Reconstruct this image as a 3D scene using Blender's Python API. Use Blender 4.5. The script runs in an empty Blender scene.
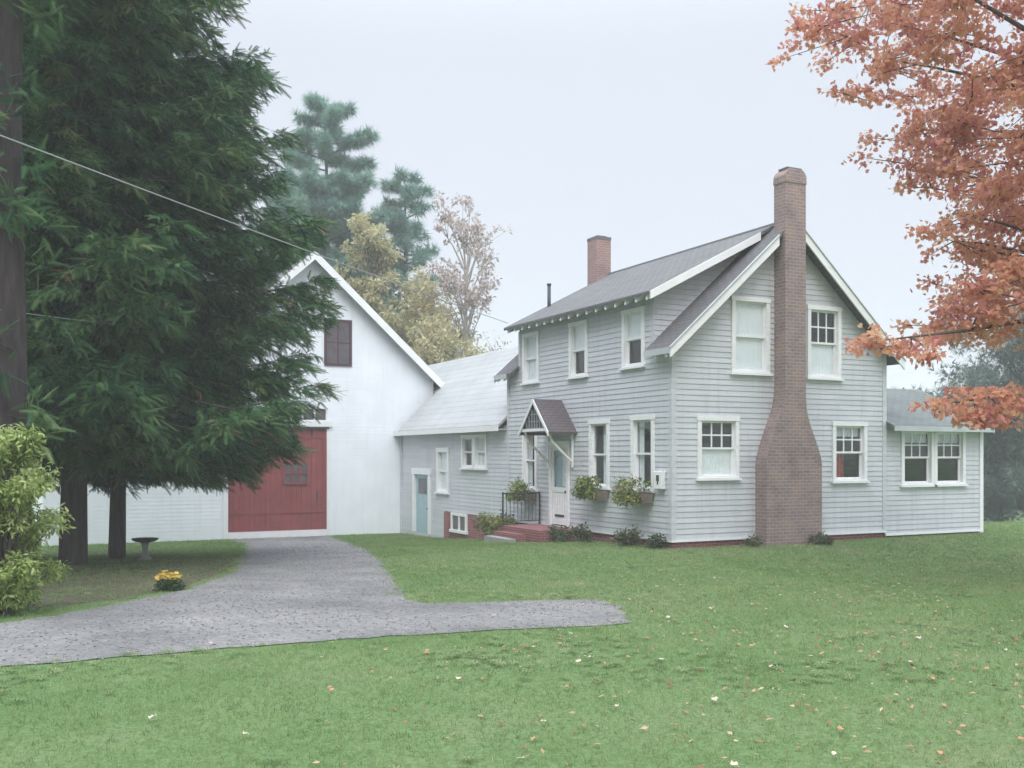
import bpy, bmesh, math, random
import numpy as np
from mathutils import Vector
random.seed(7); rng = np.random.default_rng(11)
R = math.radians
sc = bpy.context.scene
col = sc.collection

# ------------------------------------------------------------------ camera
F = 1000.; A = R(26.6); CA, SA = math.cos(A), math.sin(A)
CAM = (-14.18, -19.74, 2.25)
cd = bpy.data.cameras.new('camera'); co = bpy.data.objects.new('camera', cd); col.objects.link(co)
cd.sensor_width = 36; cd.lens = 36*F/1024; cd.shift_y = 71/1024; cd.clip_end = 3000
co.location = CAM; co.rotation_euler = (R(90), 0, -A)
sc.camera = co
def cw(u, d, z):                       # metres right / metres ahead of where the photographer stood -> world
    return (CAM[0]+u*CA+d*SA, CAM[1]-u*SA+d*CA, z)

# ------------------------------------------------------------------ terrain
def ss(a, b, x):
    t = np.clip((x-a)/(b-a), 0, 1); return t*t*(3-2*t)
def H(x, y):
    x = np.asarray(x, float); y = np.asarray(y, float)
    d = (x-CAM[0])*SA+(y-CAM[1])*CA
    z = .55*(1-ss(5, 23, d))
    z = z-.92*ss(0, 18, y)*(1-ss(1, 9, x))
    z = z-np.minimum(2.4, .075*np.maximum(0, d-33))*ss(6, 14, x)
    z = z-1.8*ss(55, 85, d)*(1-ss(6, 14, x))
    return z
def h(x, y): return float(H(x, y))

# ------------------------------------------------------------------ materials
def new_mat(name):
    m = bpy.data.materials.new(name); m.use_nodes = True
    nt = m.node_tree; b = nt.nodes['Principled BSDF']
    return m, nt, b
def N(nt, t, **kw):
    n = nt.nodes.new(t)
    for k, v in kw.items():
        if k in n.inputs: n.inputs[k].default_value = v
        else: setattr(n, k, v)
    return n
def L(nt, a, ao, b, bi): nt.links.new(a.outputs[ao], b.inputs[bi])
def ramp(nt, stops):
    r = nt.nodes.new('ShaderNodeValToRGB'); e = r.color_ramp.elements
    while len(e) < len(stops): e.new(.5)
    for i, (p, c) in enumerate(stops):
        e[i].position = p; e[i].color = (*c, 1)
    return r
def mul(c, k): return tuple(x*k for x in c)
def painted(name, c, rough=.55, var=.12, scale=2.5, dirt=None, bump=.15, metallic=0., boards=None):
    """painted or plain surface with soft weathering"""
    m, nt, b = new_mat(name)
    tc = N(nt, 'ShaderNodeTexCoord')
    n1 = N(nt, 'ShaderNodeTexNoise', Scale=scale, Detail=6., Roughness=.65)
    L(nt, tc, 'Object', n1, 'Vector')
    rp = ramp(nt, [(.3, mul(c, 1-var)), (.7, mul(c, 1+var*.6))])
    L(nt, n1, 'Fac', rp, 'Fac')
    out = rp
    if dirt:
        mp = N(nt, 'ShaderNodeMapping'); mp.inputs['Scale'].default_value = (6, 6, .5)
        L(nt, tc, 'Object', mp, 'Vector')
        n2 = N(nt, 'ShaderNodeTexNoise', Scale=1., Detail=5., Roughness=.6); L(nt, mp, 'Vector', n2, 'Vector')
        r2 = ramp(nt, [(.5, (0, 0, 0)), (.78, (1, 1, 1))]); L(nt, n2, 'Fac', r2, 'Fac')
        mm = N(nt, 'ShaderNodeMath', operation='MULTIPLY'); mm.inputs[1].default_value = .7; L(nt, r2, 'Color', mm, 0)
        mx = N(nt, 'ShaderNodeMix', data_type='RGBA'); mx.inputs['B'].default_value = (*dirt, 1)
        nt.links.new(mm.outputs[0], mx.inputs['Factor']); nt.links.new(rp.outputs['Color'], mx.inputs['A'])
        last = mx.outputs['Result']
        if boards:                          # separate boards: butt joints and slightly different weathering
            g = N(nt, 'ShaderNodeNewGeometry'); sx_ = N(nt, 'ShaderNodeSeparateXYZ'); L(nt, g, 'Position', sx_, 0)
            ad = N(nt, 'ShaderNodeMath', operation='ADD'); L(nt, sx_, 'X', ad, 0); L(nt, sx_, 'Y', ad, 1)
            zz_ = N(nt, 'ShaderNodeMath', operation='SUBTRACT'); zz_.inputs[1].default_value = boards[1]; L(nt, sx_, 'Z', zz_, 0)
            cx_ = N(nt, 'ShaderNodeCombineXYZ'); nt.links.new(ad.outputs[0], cx_.inputs[0]); nt.links.new(zz_.outputs[0], cx_.inputs[1])
            br = N(nt, 'ShaderNodeTexBrick', Scale=1.); br.offset = .37; br.inputs['Brick Width'].default_value = 3.3; br.inputs['Row Height'].default_value = boards[0]; br.inputs['Mortar Size'].default_value = .0035
            br.inputs['Color1'].default_value = (1.05, 1.05, 1.05, 1); br.inputs['Color2'].default_value = (.93, .93, .93, 1); br.inputs['Mortar'].default_value = (.72, .72, .72, 1)
            L(nt, cx_, 0, br, 'Vector')
            m2_ = N(nt, 'ShaderNodeMix', data_type='RGBA', blend_type='MULTIPLY'); m2_.inputs['Factor'].default_value = 1.
            nt.links.new(last, m2_.inputs['A']); nt.links.new(br.outputs['Color'], m2_.inputs['B']); last = m2_.outputs['Result']
        nt.links.new(last, b.inputs['Base Color'])
    else: L(nt, rp, 'Color', b, 'Base Color')
    b.inputs['Roughness'].default_value = rough; b.inputs['Metallic'].default_value = metallic
    n3 = N(nt, 'ShaderNodeTexNoise', Scale=32., Detail=4.); L(nt, tc, 'Object', n3, 'Vector')
    bp = N(nt, 'ShaderNodeBump', Strength=bump, Distance=.01); L(nt, n3, 'Fac', bp, 'Height'); L(nt, bp, 'Normal', b, 'Normal')
    return m
def brick(name, c1, c2, mortar, w=.22, hgt=.075, stain=None):
    m, nt, b = new_mat(name)
    uv = N(nt, 'ShaderNodeUVMap', uv_map='UVMap')
    br = N(nt, 'ShaderNodeTexBrick', Scale=1.)
    br.inputs['Color1'].default_value = (*c1, 1); br.inputs['Color2'].default_value = (*c2, 1); br.inputs['Mortar'].default_value = (*mortar, 1)
    br.inputs['Mortar Size'].default_value = .009; br.inputs['Brick Width'].default_value = w; br.inputs['Row Height'].default_value = hgt
    br.inputs['Bias'].default_value = -.1
    L(nt, uv, 'UV', br, 'Vector')
    n1 = N(nt, 'ShaderNodeTexNoise', Scale=1.6, Detail=7., Roughness=.7); L(nt, uv, 'UV', n1, 'Vector')
    rp = ramp(nt, [(.3, (.62, .6, .6)), (.5, (1, 1, 1)), (.72, stain or (1.25, 1.2, 1.05))]); L(nt, n1, 'Fac', rp, 'Fac')
    mx = N(nt, 'ShaderNodeMix', data_type='RGBA', blend_type='MULTIPLY'); mx.inputs['Factor'].default_value = .85
    nt.links.new(br.outputs['Color'], mx.inputs['A']); nt.links.new(rp.outputs['Color'], mx.inputs['B'])
    nt.links.new(mx.outputs['Result'], b.inputs['Base Color'])
    b.inputs['Roughness'].default_value = .9
    bp = N(nt, 'ShaderNodeBump', Strength=.6, Distance=.01); L(nt, br, 'Fac', bp, 'Height'); bp.invert = True
    L(nt, bp, 'Normal', b, 'Normal')
    return m
def shingle(name, c1, c2, dark, w=.3, hgt=.14, rough=.85, mott=.22):
    m, nt, b = new_mat(name)
    uv = N(nt, 'ShaderNodeUVMap', uv_map='UVMap')
    br = N(nt, 'ShaderNodeTexBrick', Scale=1.)
    br.inputs['Color1'].default_value = (*c1, 1); br.inputs['Color2'].default_value = (*c2, 1); br.inputs['Mortar'].default_value = (*dark, 1)
    br.inputs['Mortar Size'].default_value = .014; br.inputs['Brick Width'].default_value = w; br.inputs['Row Height'].default_value = hgt
    L(nt, uv, 'UV', br, 'Vector')
    n1 = N(nt, 'ShaderNodeTexNoise', Scale=.9, Detail=8., Roughness=.7); L(nt, uv, 'UV', n1, 'Vector')
    rp = ramp(nt, [(.3, (1-mott, 1-mott, 1-mott)), (.7, (1+mott*.6, 1+mott*.6, 1+mott*.55))]); L(nt, n1, 'Fac', rp, 'Fac')
    mx = N(nt, 'ShaderNodeMix', data_type='RGBA', blend_type='MULTIPLY'); mx.inputs['Factor'].default_value = 1.
    nt.links.new(br.outputs['Color'], mx.inputs['A']); nt.links.new(rp.outputs['Color'], mx.inputs['B'])
    nt.links.new(mx.outputs['Result'], b.inputs['Base Color'])
    b.inputs['Roughness'].default_value = rough
    bp = N(nt, 'ShaderNodeBump', Strength=.5, Distance=.01); L(nt, br, 'Fac', bp, 'Height'); bp.invert = True; L(nt, bp, 'Normal', b, 'Normal')
    return m
def leafmat(name, stops, trans=.3, tcol=None, rough=.6, spec=.25):
    m, nt, b = new_mat(name)
    at = N(nt, 'ShaderNodeAttribute', attribute_name='rnd')
    rp = ramp(nt, stops); L(nt, at, 'Fac', rp, 'Fac')
    L(nt, rp, 'Color', b, 'Base Color'); b.inputs['Roughness'].default_value = rough
    b.inputs['Specular IOR Level'].default_value = spec
    tr = N(nt, 'ShaderNodeBsdfTranslucent'); L(nt, rp, 'Color', tr, 'Color')
    mx = N(nt, 'ShaderNodeMixShader'); mx.inputs[0].default_value = trans
    nt.links.new(b.outputs[0], mx.inputs[1]); nt.links.new(tr.outputs[0], mx.inputs[2])
    nt.links.new(mx.outputs[0], nt.nodes['Material Output'].inputs['Surface'])
    return m
def bark(name, c, k=.45):
    m, nt, b = new_mat(name)
    tc = N(nt, 'ShaderNodeTexCoord'); mp = N(nt, 'ShaderNodeMapping'); mp.inputs['Scale'].default_value = (9, 9, 1.6)
    L(nt, tc, 'Object', mp, 'Vector')
    n1 = N(nt, 'ShaderNodeTexNoise', Scale=1.3, Detail=8., Roughness=.7); L(nt, mp, 'Vector', n1, 'Vector')
    rp = ramp(nt, [(.3, mul(c, k)), (.6, c), (.8, mul(c, 1.5))]); L(nt, n1, 'Fac', rp, 'Fac'); L(nt, rp, 'Color', b, 'Base Color')
    b.inputs['Roughness'].default_value = .95
    bp = N(nt, 'ShaderNodeBump', Strength=.9, Distance=.04); L(nt, n1, 'Fac', bp, 'Height'); L(nt, bp, 'Normal', b, 'Normal')
    return m
M = {}
M['siding'] = painted('grey_blue_siding', (.515, .535, .57), .5, .06, 1.2, (.40, .42, .44), boards=(.135, .2))
M['trim'] = painted('white_trim', (.74, .745, .755), .45, .06, 3.)
M['barn_white'] = painted('white_barn_paint', (.75, .78, .83), .5, .07, .8, (.66, .68, .70))
M['barn_red'] = painted('barn_red_paint', (.24, .052, .052), .6, .22, 2., (.17, .045, .045))
M['darktrim'] = painted('dark_maroon_frame', (.07, .025, .04), .6, .2)
M['brickbase'] = brick('red_foundation_brick', (.25, .07, .075), (.20, .055, .06), (.28, .2, .2))
M['brickchim'] = brick('weathered_chimney_brick', (.25, .178, .175), (.20, .152, .155), (.31, .265, .25), .22, .085, (1.35, 1.25, 1.0))
M['brickrear'] = brick('rear_chimney_brick', (.29, .17, .16), (.25, .15, .15), (.33, .27, .25))
M['stoop'] = brick('red_stoop_brick', (.22, .06, .07), (.17, .05, .06), (.25, .17, .17), .2, .07)
M['cap'] = painted('chimney_cap', (.13, .125, .13), .85, .3)
M['roof'] = shingle('grey_roof_shingle', (.145, .15, .15), (.115, .12, .121), (.065, .068, .07))
M['roofdark'] = shingle('weathered_brown_grey_shingle', (.125, .123, .128), (.10, .10, .105), (.07, .07, .075))
M['hoodroof'] = shingle('maroon_hood_shingle', (.115, .09, .095), (.09, .078, .088), (.06, .05, .06), .25, .11)
M['wingroof'] = shingle('grey_green_wing_shingle', (.14, .16, .155), (.115, .135, .13), (.08, .095, .095))
M['metalroof'] = shingle('pale_ell_roofing', (.36, .375, .38), (.33, .345, .35), (.25, .265, .27), 30., .32, .55, .14)
M['iron'] = painted('black_iron', (.03, .035, .04), .5, .3)
M['pipe'] = painted('vent_pipe_black', (.04, .045, .06), .6, .3)
M['curtain'] = painted('curtain_cloth', (.72, .74, .75), .9, .1, 8.)
M['shade'] = painted('window_shade', (.84, .85, .86), .8, .05)
M['redcloth'] = painted('red_curtain', (.28, .05, .06), .9, .3, 8.)
M['interior'] = painted('interior_floor', (.10, .085, .07), .7, .3)
M['bluedoor'] = painted('blue_grey_door_panel', (.32, .45, .50), .5, .1)
M['stone'] = painted('grey_concrete', (.27, .275, .265), .9, .2, 4.)
M['darkstone'] = painted('dark_basin', (.06, .075, .075), .7, .3, 8.)
M['wood'] = painted('planter_wood', (.16, .13, .11), .8, .3)
M['hatch'] = painted('barn_hatch_dark', (.10, .085, .095), .35, .35, 3.)
M['wire'] = painted('cable_grey', (.30, .31, .33), .5, .1)
M['pole'] = bark('pole_wood', (.13, .10, .09))
M['soffit'] = painted('soffit_paint', (.42, .46, .47), .6, .1)
M['sprucebark'] = bark('spruce_bark', (.085, .065, .06))
M['oldbark'] = bark('old_brown_bark', (.05, .036, .04), .3)
M['maplebark'] = bark('maple_bark', (.12, .10, .09))
M['birchbark'] = bark('pale_bark', (.42, .39, .36), .6)
M['pinebark'] = bark('pine_bark', (.10, .10, .09))
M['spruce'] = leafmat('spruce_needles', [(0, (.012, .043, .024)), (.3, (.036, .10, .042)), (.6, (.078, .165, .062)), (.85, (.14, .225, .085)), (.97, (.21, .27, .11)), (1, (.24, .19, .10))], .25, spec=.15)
M['pine'] = leafmat('haze_tinted_pine_needles', [(0, (.10, .21, .175)), (.6, (.17, .30, .245)), (1, (.24, .36, .26))], .35)  # needle greens paled: distance haze painted into the colour on top of the volume
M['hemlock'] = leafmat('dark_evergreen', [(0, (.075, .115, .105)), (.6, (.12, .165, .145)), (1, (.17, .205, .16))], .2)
M['yellow'] = leafmat('yellow_autumn_leaf', [(0, (.33, .33, .19)), (.5, (.47, .44, .25)), (.85, (.54, .48, .29)), (1, (.56, .39, .25))], .42)
M['tan'] = leafmat('tan_sparse_leaf', [(0, (.36, .29, .27)), (.6, (.48, .40, .37)), (1, (.55, .49, .46))], .4)
M['maple'] = leafmat('maple_autumn_leaf', [(0, (.40, .14, .20)), (.22, (.60, .26, .25)), (.5, (.72, .36, .25)), (.78, (.76, .44, .27)), (.92, (.76, .54, .38)), (1, (.60, .50, .26))], .58)
M['limegreen'] = leafmat('light_green_leaf', [(0, (.17, .23, .07)), (.5, (.32, .42, .13)), (.85, (.46, .54, .23)), (1, (.55, .56, .32))], .42)
M['planter_leaf'] = leafmat('planter_leaf', [(0, (.07, .12, .05)), (.5, (.17, .23, .06)), (.85, (.28, .28, .08)), (.93, (.28, .14, .10)), (1, (.32, .08, .09))], .3)
M['bush'] = leafmat('foundation_leaf', [(0, (.045, .065, .04)), (.5, (.09, .12, .065)), (.85, (.15, .14, .08)), (1, (.16, .09, .08))], .3)
M['yflower'] = leafmat('yellow_petal', [(0, (.50, .32, .03)), (.6, (.70, .50, .06)), (.9, (.74, .60, .18)), (1, (.55, .2, .05))], .3)
M['mumleaf'] = leafmat('mum_leaf', [(0, (.03, .06, .03)), (1, (.07, .11, .04))], .2)
M['whitepetal'] = leafmat('white_petal', [(0, (.7, .7, .68)), (1, (.8, .8, .75))], .3)
M['fall_pale'] = painted('pale_fallen_leaf', (.46, .38, .31), .7, .25, 20.)
M['fall_rust'] = painted('rust_fallen_leaf', (.42, .19, .10), .7, .3, 20.)
M['litter'] = leafmat('leaf_litter', [(0, (.20, .09, .05)), (.5, (.36, .20, .11)), (1, (.48, .36, .24))], .2)
M['grass'] = None

def glass():
    m, nt, b = new_mat('window_glass')
    nt.nodes.remove(b)
    fr = N(nt, 'ShaderNodeLayerWeight', Blend=.5)
    pw_ = N(nt, 'ShaderNodeMath', operation='POWER'); pw_.inputs[1].default_value = 3.5; L(nt, fr, 'Facing', pw_, 0)
    mt = N(nt, 'ShaderNodeMath', operation='MULTIPLY_ADD'); mt.inputs[1].default_value = .75; mt.inputs[2].default_value = .07; mt.use_clamp = True
    L(nt, pw_, 0, mt, 0)
    tr = N(nt, 'ShaderNodeBsdfTransparent', Color=(.88, .92, .93, 1)); gl = N(nt, 'ShaderNodeBsdfGlossy', Roughness=.04)
    tc = N(nt, 'ShaderNodeTexCoord'); n = N(nt, 'ShaderNodeTexNoise', Scale=2.5, Detail=2.); L(nt, tc, 'Object', n, 'Vector')
    bp = N(nt, 'ShaderNodeBump', Strength=.25, Distance=.02); L(nt, n, 'Fac', bp, 'Height'); L(nt, bp, 'Normal', gl, 'Normal')
    mx = N(nt, 'ShaderNodeMixShader'); nt.links.new(mt.outputs[0], mx.inputs[0]); nt.links.new(tr.outputs[0], mx.inputs[1]); nt.links.new(gl.outputs[0], mx.inputs[2])
    nt.links.new(mx.outputs[0], nt.nodes['Material Output'].inputs['Surface'])
    return m
M['glass'] = glass()

def ground_mat(name, base, patch, dry, s1=.35, s2=30.):
    m, nt, b = new_mat(name)
    g = N(nt, 'ShaderNodeNewGeometry')
    n1 = N(nt, 'ShaderNodeTexNoise', Scale=s1, Detail=7., Roughness=.65); L(nt, g, 'Position', n1, 'Vector')
    r1 = ramp(nt, [(.3, patch), (.5, base), (.72, dry)]); L(nt, n1, 'Fac', r1, 'Fac')
    n2 = N(nt, 'ShaderNodeTexNoise', Scale=s2, Detail=6., Roughness=.8); L(nt, g, 'Position', n2, 'Vector')
    r2 = ramp(nt, [(.3, (.55, .55, .55)), (.7, (1.35, 1.35, 1.3))]); L(nt, n2, 'Fac', r2, 'Fac')
    mx = N(nt, 'ShaderNodeMix', data_type='RGBA', blend_type='MULTIPLY'); mx.inputs['Factor'].default_value = 1.
    nt.links.new(r1.outputs['Color'], mx.inputs['A']); nt.links.new(r2.outputs['Color'], mx.inputs['B'])
    nt.links.new(mx.outputs['Result'], b.inputs['Base Color'])
    b.inputs['Roughness'].default_value = .95; b.inputs['Specular IOR Level'].default_value = .1
    bp = N(nt, 'ShaderNodeBump', Strength=.7, Distance=.03); L(nt, n2, 'Fac', bp, 'Height'); L(nt, bp, 'Normal', b, 'Normal')
    return m
M['lawn'] = ground_mat('lawn_ground', (.135, .21, .09), (.10, .175, .065), (.19, .225, .12))
M['gravel'] = ground_mat('gravel', (.21, .208, .212), (.145, .143, .148), (.27, .262, .258), .7, 14.)
M['bed'] = ground_mat('needle_litter', (.10, .085, .065), (.08, .10, .055), (.13, .11, .085), .8, 18.)
def grass_mat():
    m, nt, b = new_mat('grass_blades')
    g = N(nt, 'ShaderNodeNewGeometry'); at = N(nt, 'ShaderNodeAttribute', attribute_name='rnd')
    n1 = N(nt, 'ShaderNodeTexNoise', Scale=.42, Detail=9., Roughness=.78); L(nt, g, 'Position', n1, 'Vector')
    r1 = ramp(nt, [(.3, (.12, .215, .075)), (.5, (.185, .27, .11)), (.7, (.28, .305, .18))]); L(nt, n1, 'Fac', r1, 'Fac')
    n4 = N(nt, 'ShaderNodeTexNoise', Scale=2.2, Detail=5., Roughness=.7); L(nt, g, 'Position', n4, 'Vector')
    r4 = ramp(nt, [(.32, (.70, .76, .66)), (.5, (1, 1, 1)), (.7, (1.22, 1.1, 1.15))]); L(nt, n4, 'Fac', r4, 'Fac')
    r2 = ramp(nt, [(0, (.74, .8, .74)), (.6, (1.05, 1.05, 1.)), (.93, (1.25, 1.2, 1.1)), (1, (2., 1.35, 1.5))]); L(nt, at, 'Fac', r2, 'Fac')
    mx = N(nt, 'ShaderNodeMix', data_type='RGBA', blend_type='MULTIPLY'); mx.inputs['Factor'].default_value = 1.
    m4 = N(nt, 'ShaderNodeMix', data_type='RGBA', blend_type='MULTIPLY'); m4.inputs['Factor'].default_value = 1.
    nt.links.new(r1.outputs['Color'], m4.inputs['A']); nt.links.new(r4.outputs['Color'], m4.inputs['B'])
    nt.links.new(m4.outputs['Result'], mx.inputs['A']); nt.links.new(r2.outputs['Color'], mx.inputs['B'])
    nt.links.new(mx.outputs['Result'], b.inputs['Base Color'])
    b.inputs['Roughness'].default_value = .6; b.inputs['Specular IOR Level'].default_value = .2
    tr = N(nt, 'ShaderNodeBsdfTranslucent'); nt.links.new(mx.outputs['Result'], tr.inputs['Color'])
    ms = N(nt, 'ShaderNodeMixShader'); ms.inputs[0].default_value = .3
    nt.links.new(b.outputs[0], ms.inputs[1]); nt.links.new(tr.outputs[0], ms.inputs[2])
    nt.links.new(ms.outputs[0], nt.nodes['Material Output'].inputs['Surface'])
    return m
M['grass'] = grass_mat()

# ------------------------------------------------------------------ object helpers
def tag(o, label=None, cat=None, group=None, kind=None):
    if label: o['label'] = label
    if cat: o['category'] = cat
    if group: o['group'] = group
    if kind: o['kind'] = kind
    return o
ORG = {}
def thing(name, label, cat, loc, group=None):
    o = bpy.data.objects.new(name, None); col.objects.link(o); o.empty_display_size = .3
    o.location = loc; ORG[o.name] = Vector(loc)
    return tag(o, label, cat, group)
def link(name, me, parent):
    o = bpy.data.objects.new(name, me); col.objects.link(o)
    off = Vector((0, 0, 0))
    if parent is not None:
        o.parent = parent; off = ORG[parent.name]
    ORG[o.name] = off
    return o, off
class MB:
    def __init__(s): s.v = []; s.f = []
    def face(s, *pts):
        i = len(s.v); s.v += [tuple(p) for p in pts]; s.f.append(tuple(range(i, i+len(pts))))
    def hexa(s, c):                     # 8 corners: bottom 4 (loop) then top 4
        i = len(s.v); s.v += [tuple(p) for p in c]
        for q in ((0, 3, 2, 1), (4, 5, 6, 7), (0, 1, 5, 4), (1, 2, 6, 5), (2, 3, 7, 6), (3, 0, 4, 7)): s.f.append(tuple(i+k for k in q))
    def pane(s, P, a0, a1, z0, z1, n):      # sheet of glass whose normal looks outwards
        q = [P(a0, z0, n), P(a1, z0, n), P(a1, z1, n), P(a0, z1, n)]
        v = [Vector(c) for c in q]; out = Vector(P(0, 0, 1))-Vector(P(0, 0, 0))
        if (v[1]-v[0]).cross(v[3]-v[0]).dot(out) < 0: q.reverse()
        s.face(*q)
    def box(s, x0, x1, y0, y1, z0, z1):
        s.hexa([(x0, y0, z0), (x1, y0, z0), (x1, y1, z0), (x0, y1, z0), (x0, y0, z1), (x1, y0, z1), (x1, y1, z1), (x0, y1, z1)])
    def pbox(s, P, a0, a1, z0, z1, n0, n1):
        s.hexa([P(a0, z0, n0), P(a1, z0, n0), P(a1, z0, n1), P(a0, z0, n1), P(a0, z1, n0), P(a1, z1, n0), P(a1, z1, n1), P(a0, z1, n1)])
    def slab(s, q, t):                  # 4 top corners, thickness down
        s.hexa([(x, y, z-t) for x, y, z in q]+list(q))
    def prism(s, poly, fn, n0, n1):     # poly of (a,z), fn(a,z,n)
        k = len(poly); i = len(s.v)
        s.v += [fn(a, z, n0) for a, z in poly]+[fn(a, z, n1) for a, z in poly]
        s.f.append(tuple(range(i, i+k))); s.f.append(tuple(range(i+2*k-1, i+k-1, -1)))
        for j in range(k): s.f.append((i+j, i+(j+1) % k, i+k+(j+1) % k, i+k+j))
    def tube(s, pts, rad, sides=8, cap=True):
        pts = [Vector(p) for p in pts]; i0 = len(s.v); n = len(pts)
        for j, p in enumerate(pts):
            t = (pts[min(j+1, n-1)]-pts[max(j-1, 0)]).normalized()
            a = t.cross(Vector((0, 0, 1)) if abs(t.z) < .9 else Vector((1, 0, 0))).normalized(); b = t.cross(a)
            for k in range(sides):
                w = 2*math.pi*k/sides; s.v.append(tuple(p+(a*math.cos(w)+b*math.sin(w))*rad[j]))
        for j in range(n-1):
            for k in range(sides):
                k2 = (k+1) % sides; s.f.append((i0+j*sides+k, i0+j*sides+k2, i0+(j+1)*sides+k2, i0+(j+1)*sides+k))
        if cap:
            s.f.append(tuple(range(i0, i0+sides))); s.f.append(tuple(range(i0+n*sides-1, i0+(n-1)*sides-1, -1)))
    def lathe(s, prof, c, sides=24):
        i0 = len(s.v); n = len(prof)
        for r, z in prof:
            for k in range(sides):
                w = 2*math.pi*k/sides; s.v.append((c[0]+r*math.cos(w), c[1]+r*math.sin(w), c[2]+z))
        for j in range(n-1):
            for k in range(sides):
                k2 = (k+1) % sides; s.f.append((i0+j*sides+k, i0+j*sides+k2, i0+(j+1)*sides+k2, i0+(j+1)*sides+k))
        s.f.append(tuple(range(i0, i0+sides))); s.f.append(tuple(range(i0+(n-1)*sides, i0+n*sides)))
    def build(s, name, mat, parent=None, smooth=False, fix=True, bevel=0):
        me = bpy.data.meshes.new(name)
        o, off = link(name, me, parent)
        me.from_pydata([(x-off.x, y-off.y, z-off.z) for x, y, z in s.v], [], s.f)
        if fix or bevel:
            bm = bmesh.new(); bm.from_mesh(me); bmesh.ops.recalc_face_normals(bm, faces=bm.faces)
            if bevel: bmesh.ops.bevel(bm, geom=bm.edges[:], offset=bevel, segments=2, affect='EDGES', profile=.6)
            bm.to_mesh(me); bm.free()
        uv = me.uv_layers.new(name='UVMap')
        for p in me.polygons:
            n = p.normal
            t = Vector((1, 0, 0)) if abs(n.z) > .995 else Vector((0, 0, 1)).cross(n).normalized()
            b = n.cross(t)
            for li in p.loop_indices:
                c = me.vertices[me.loops[li].vertex_index].co+off
                uv.data[li].uv = (c.dot(t), c.dot(b))
        if smooth: me.polygons.foreach_set('use_smooth', [True]*len(me.polygons))
        me.materials.append(mat)
        return o
def scatter(name, tv, tf, P, Ax, Nr, sc_, mat, parent=None, rnd=None):
    """one mesh of many small leaf / twig shapes: template verts in (axis, side, normal) frame"""
    P = np.asarray(P, float); n = len(P)
    Ax = np.asarray(Ax, float); Ax = Ax/np.linalg.norm(Ax, axis=1, keepdims=True)
    Nr = np.asarray(Nr, float); Sd = np.cross(Nr, Ax); Sd /= np.linalg.norm(Sd, axis=1, keepdims=True)+1e-9; Nr = np.cross(Ax, Sd)
    tv = np.asarray(tv, float); sc_ = np.broadcast_to(np.asarray(sc_, float).reshape(-1, 1) if np.ndim(sc_) < 2 else sc_, (n, np.shape(sc_)[1] if np.ndim(sc_) == 2 else 1))
    if sc_.shape[1] == 1: sc_ = np.repeat(sc_, 3, 1)
    V = P[:, None]+(tv[None, :, 0, None]*sc_[:, None, 0, None])*Ax[:, None]+(tv[None, :, 1, None]*sc_[:, None, 1, None])*Sd[:, None]+(tv[None, :, 2, None]*sc_[:, None, 2, None])*Nr[:, None]
    me = bpy.data.meshes.new(name); o, off = link(name, me, parent)
    V = V.reshape(-1, 3)-np.array(off)
    tot = np.array([len(f) for f in tf]); flat = np.concatenate([np.array(f) for f in tf])
    loops = (flat[None]+(np.arange(n)*len(tv))[:, None]).ravel()
    tots = np.tile(tot, n); starts = np.concatenate([[0], np.cumsum(tots)[:-1]])
    me.vertices.add(len(V)); me.vertices.foreach_set('co', V.astype(np.float32).ravel())
    me.loops.add(len(loops)); me.loops.foreach_set('vertex_index', loops.astype(np.int32))
    me.polygons.add(len(tots)); me.polygons.foreach_set('loop_start', starts.astype(np.int32)); me.polygons.foreach_set('loop_total', tots.astype(np.int32))
    me.update(calc_edges=True)
    if rnd is None: rnd = rng.random(n)
    at = me.attributes.new('rnd', 'FLOAT', 'FACE'); at.data.foreach_set('value', np.repeat(rnd, len(tf)).astype(np.float32))
    me.materials.append(mat)
    return o
def pX(x0): return lambda a, z, n: (x0-n, a, z)       # wall facing -X, a = Y
def pY(y0): return lambda a, z, n: (a, y0-n, z)       # wall facing -Y, a = X
def prange(poly, z):                                   # a-range of convex polygon at height z
    xs = []
    for (a, b), (c, d) in zip(poly, poly[1:]+poly[:1]):
        if abs(b-d) < 1e-9:
            if abs(z-b) < 1e-6: xs += [a, c]
        elif min(b, d)-1e-6 <= z <= max(b, d)+1e-6:
            xs.append(a+(c-a)*(z-b)/(d-b))
    return (min(xs), max(xs)) if xs else None
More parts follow.
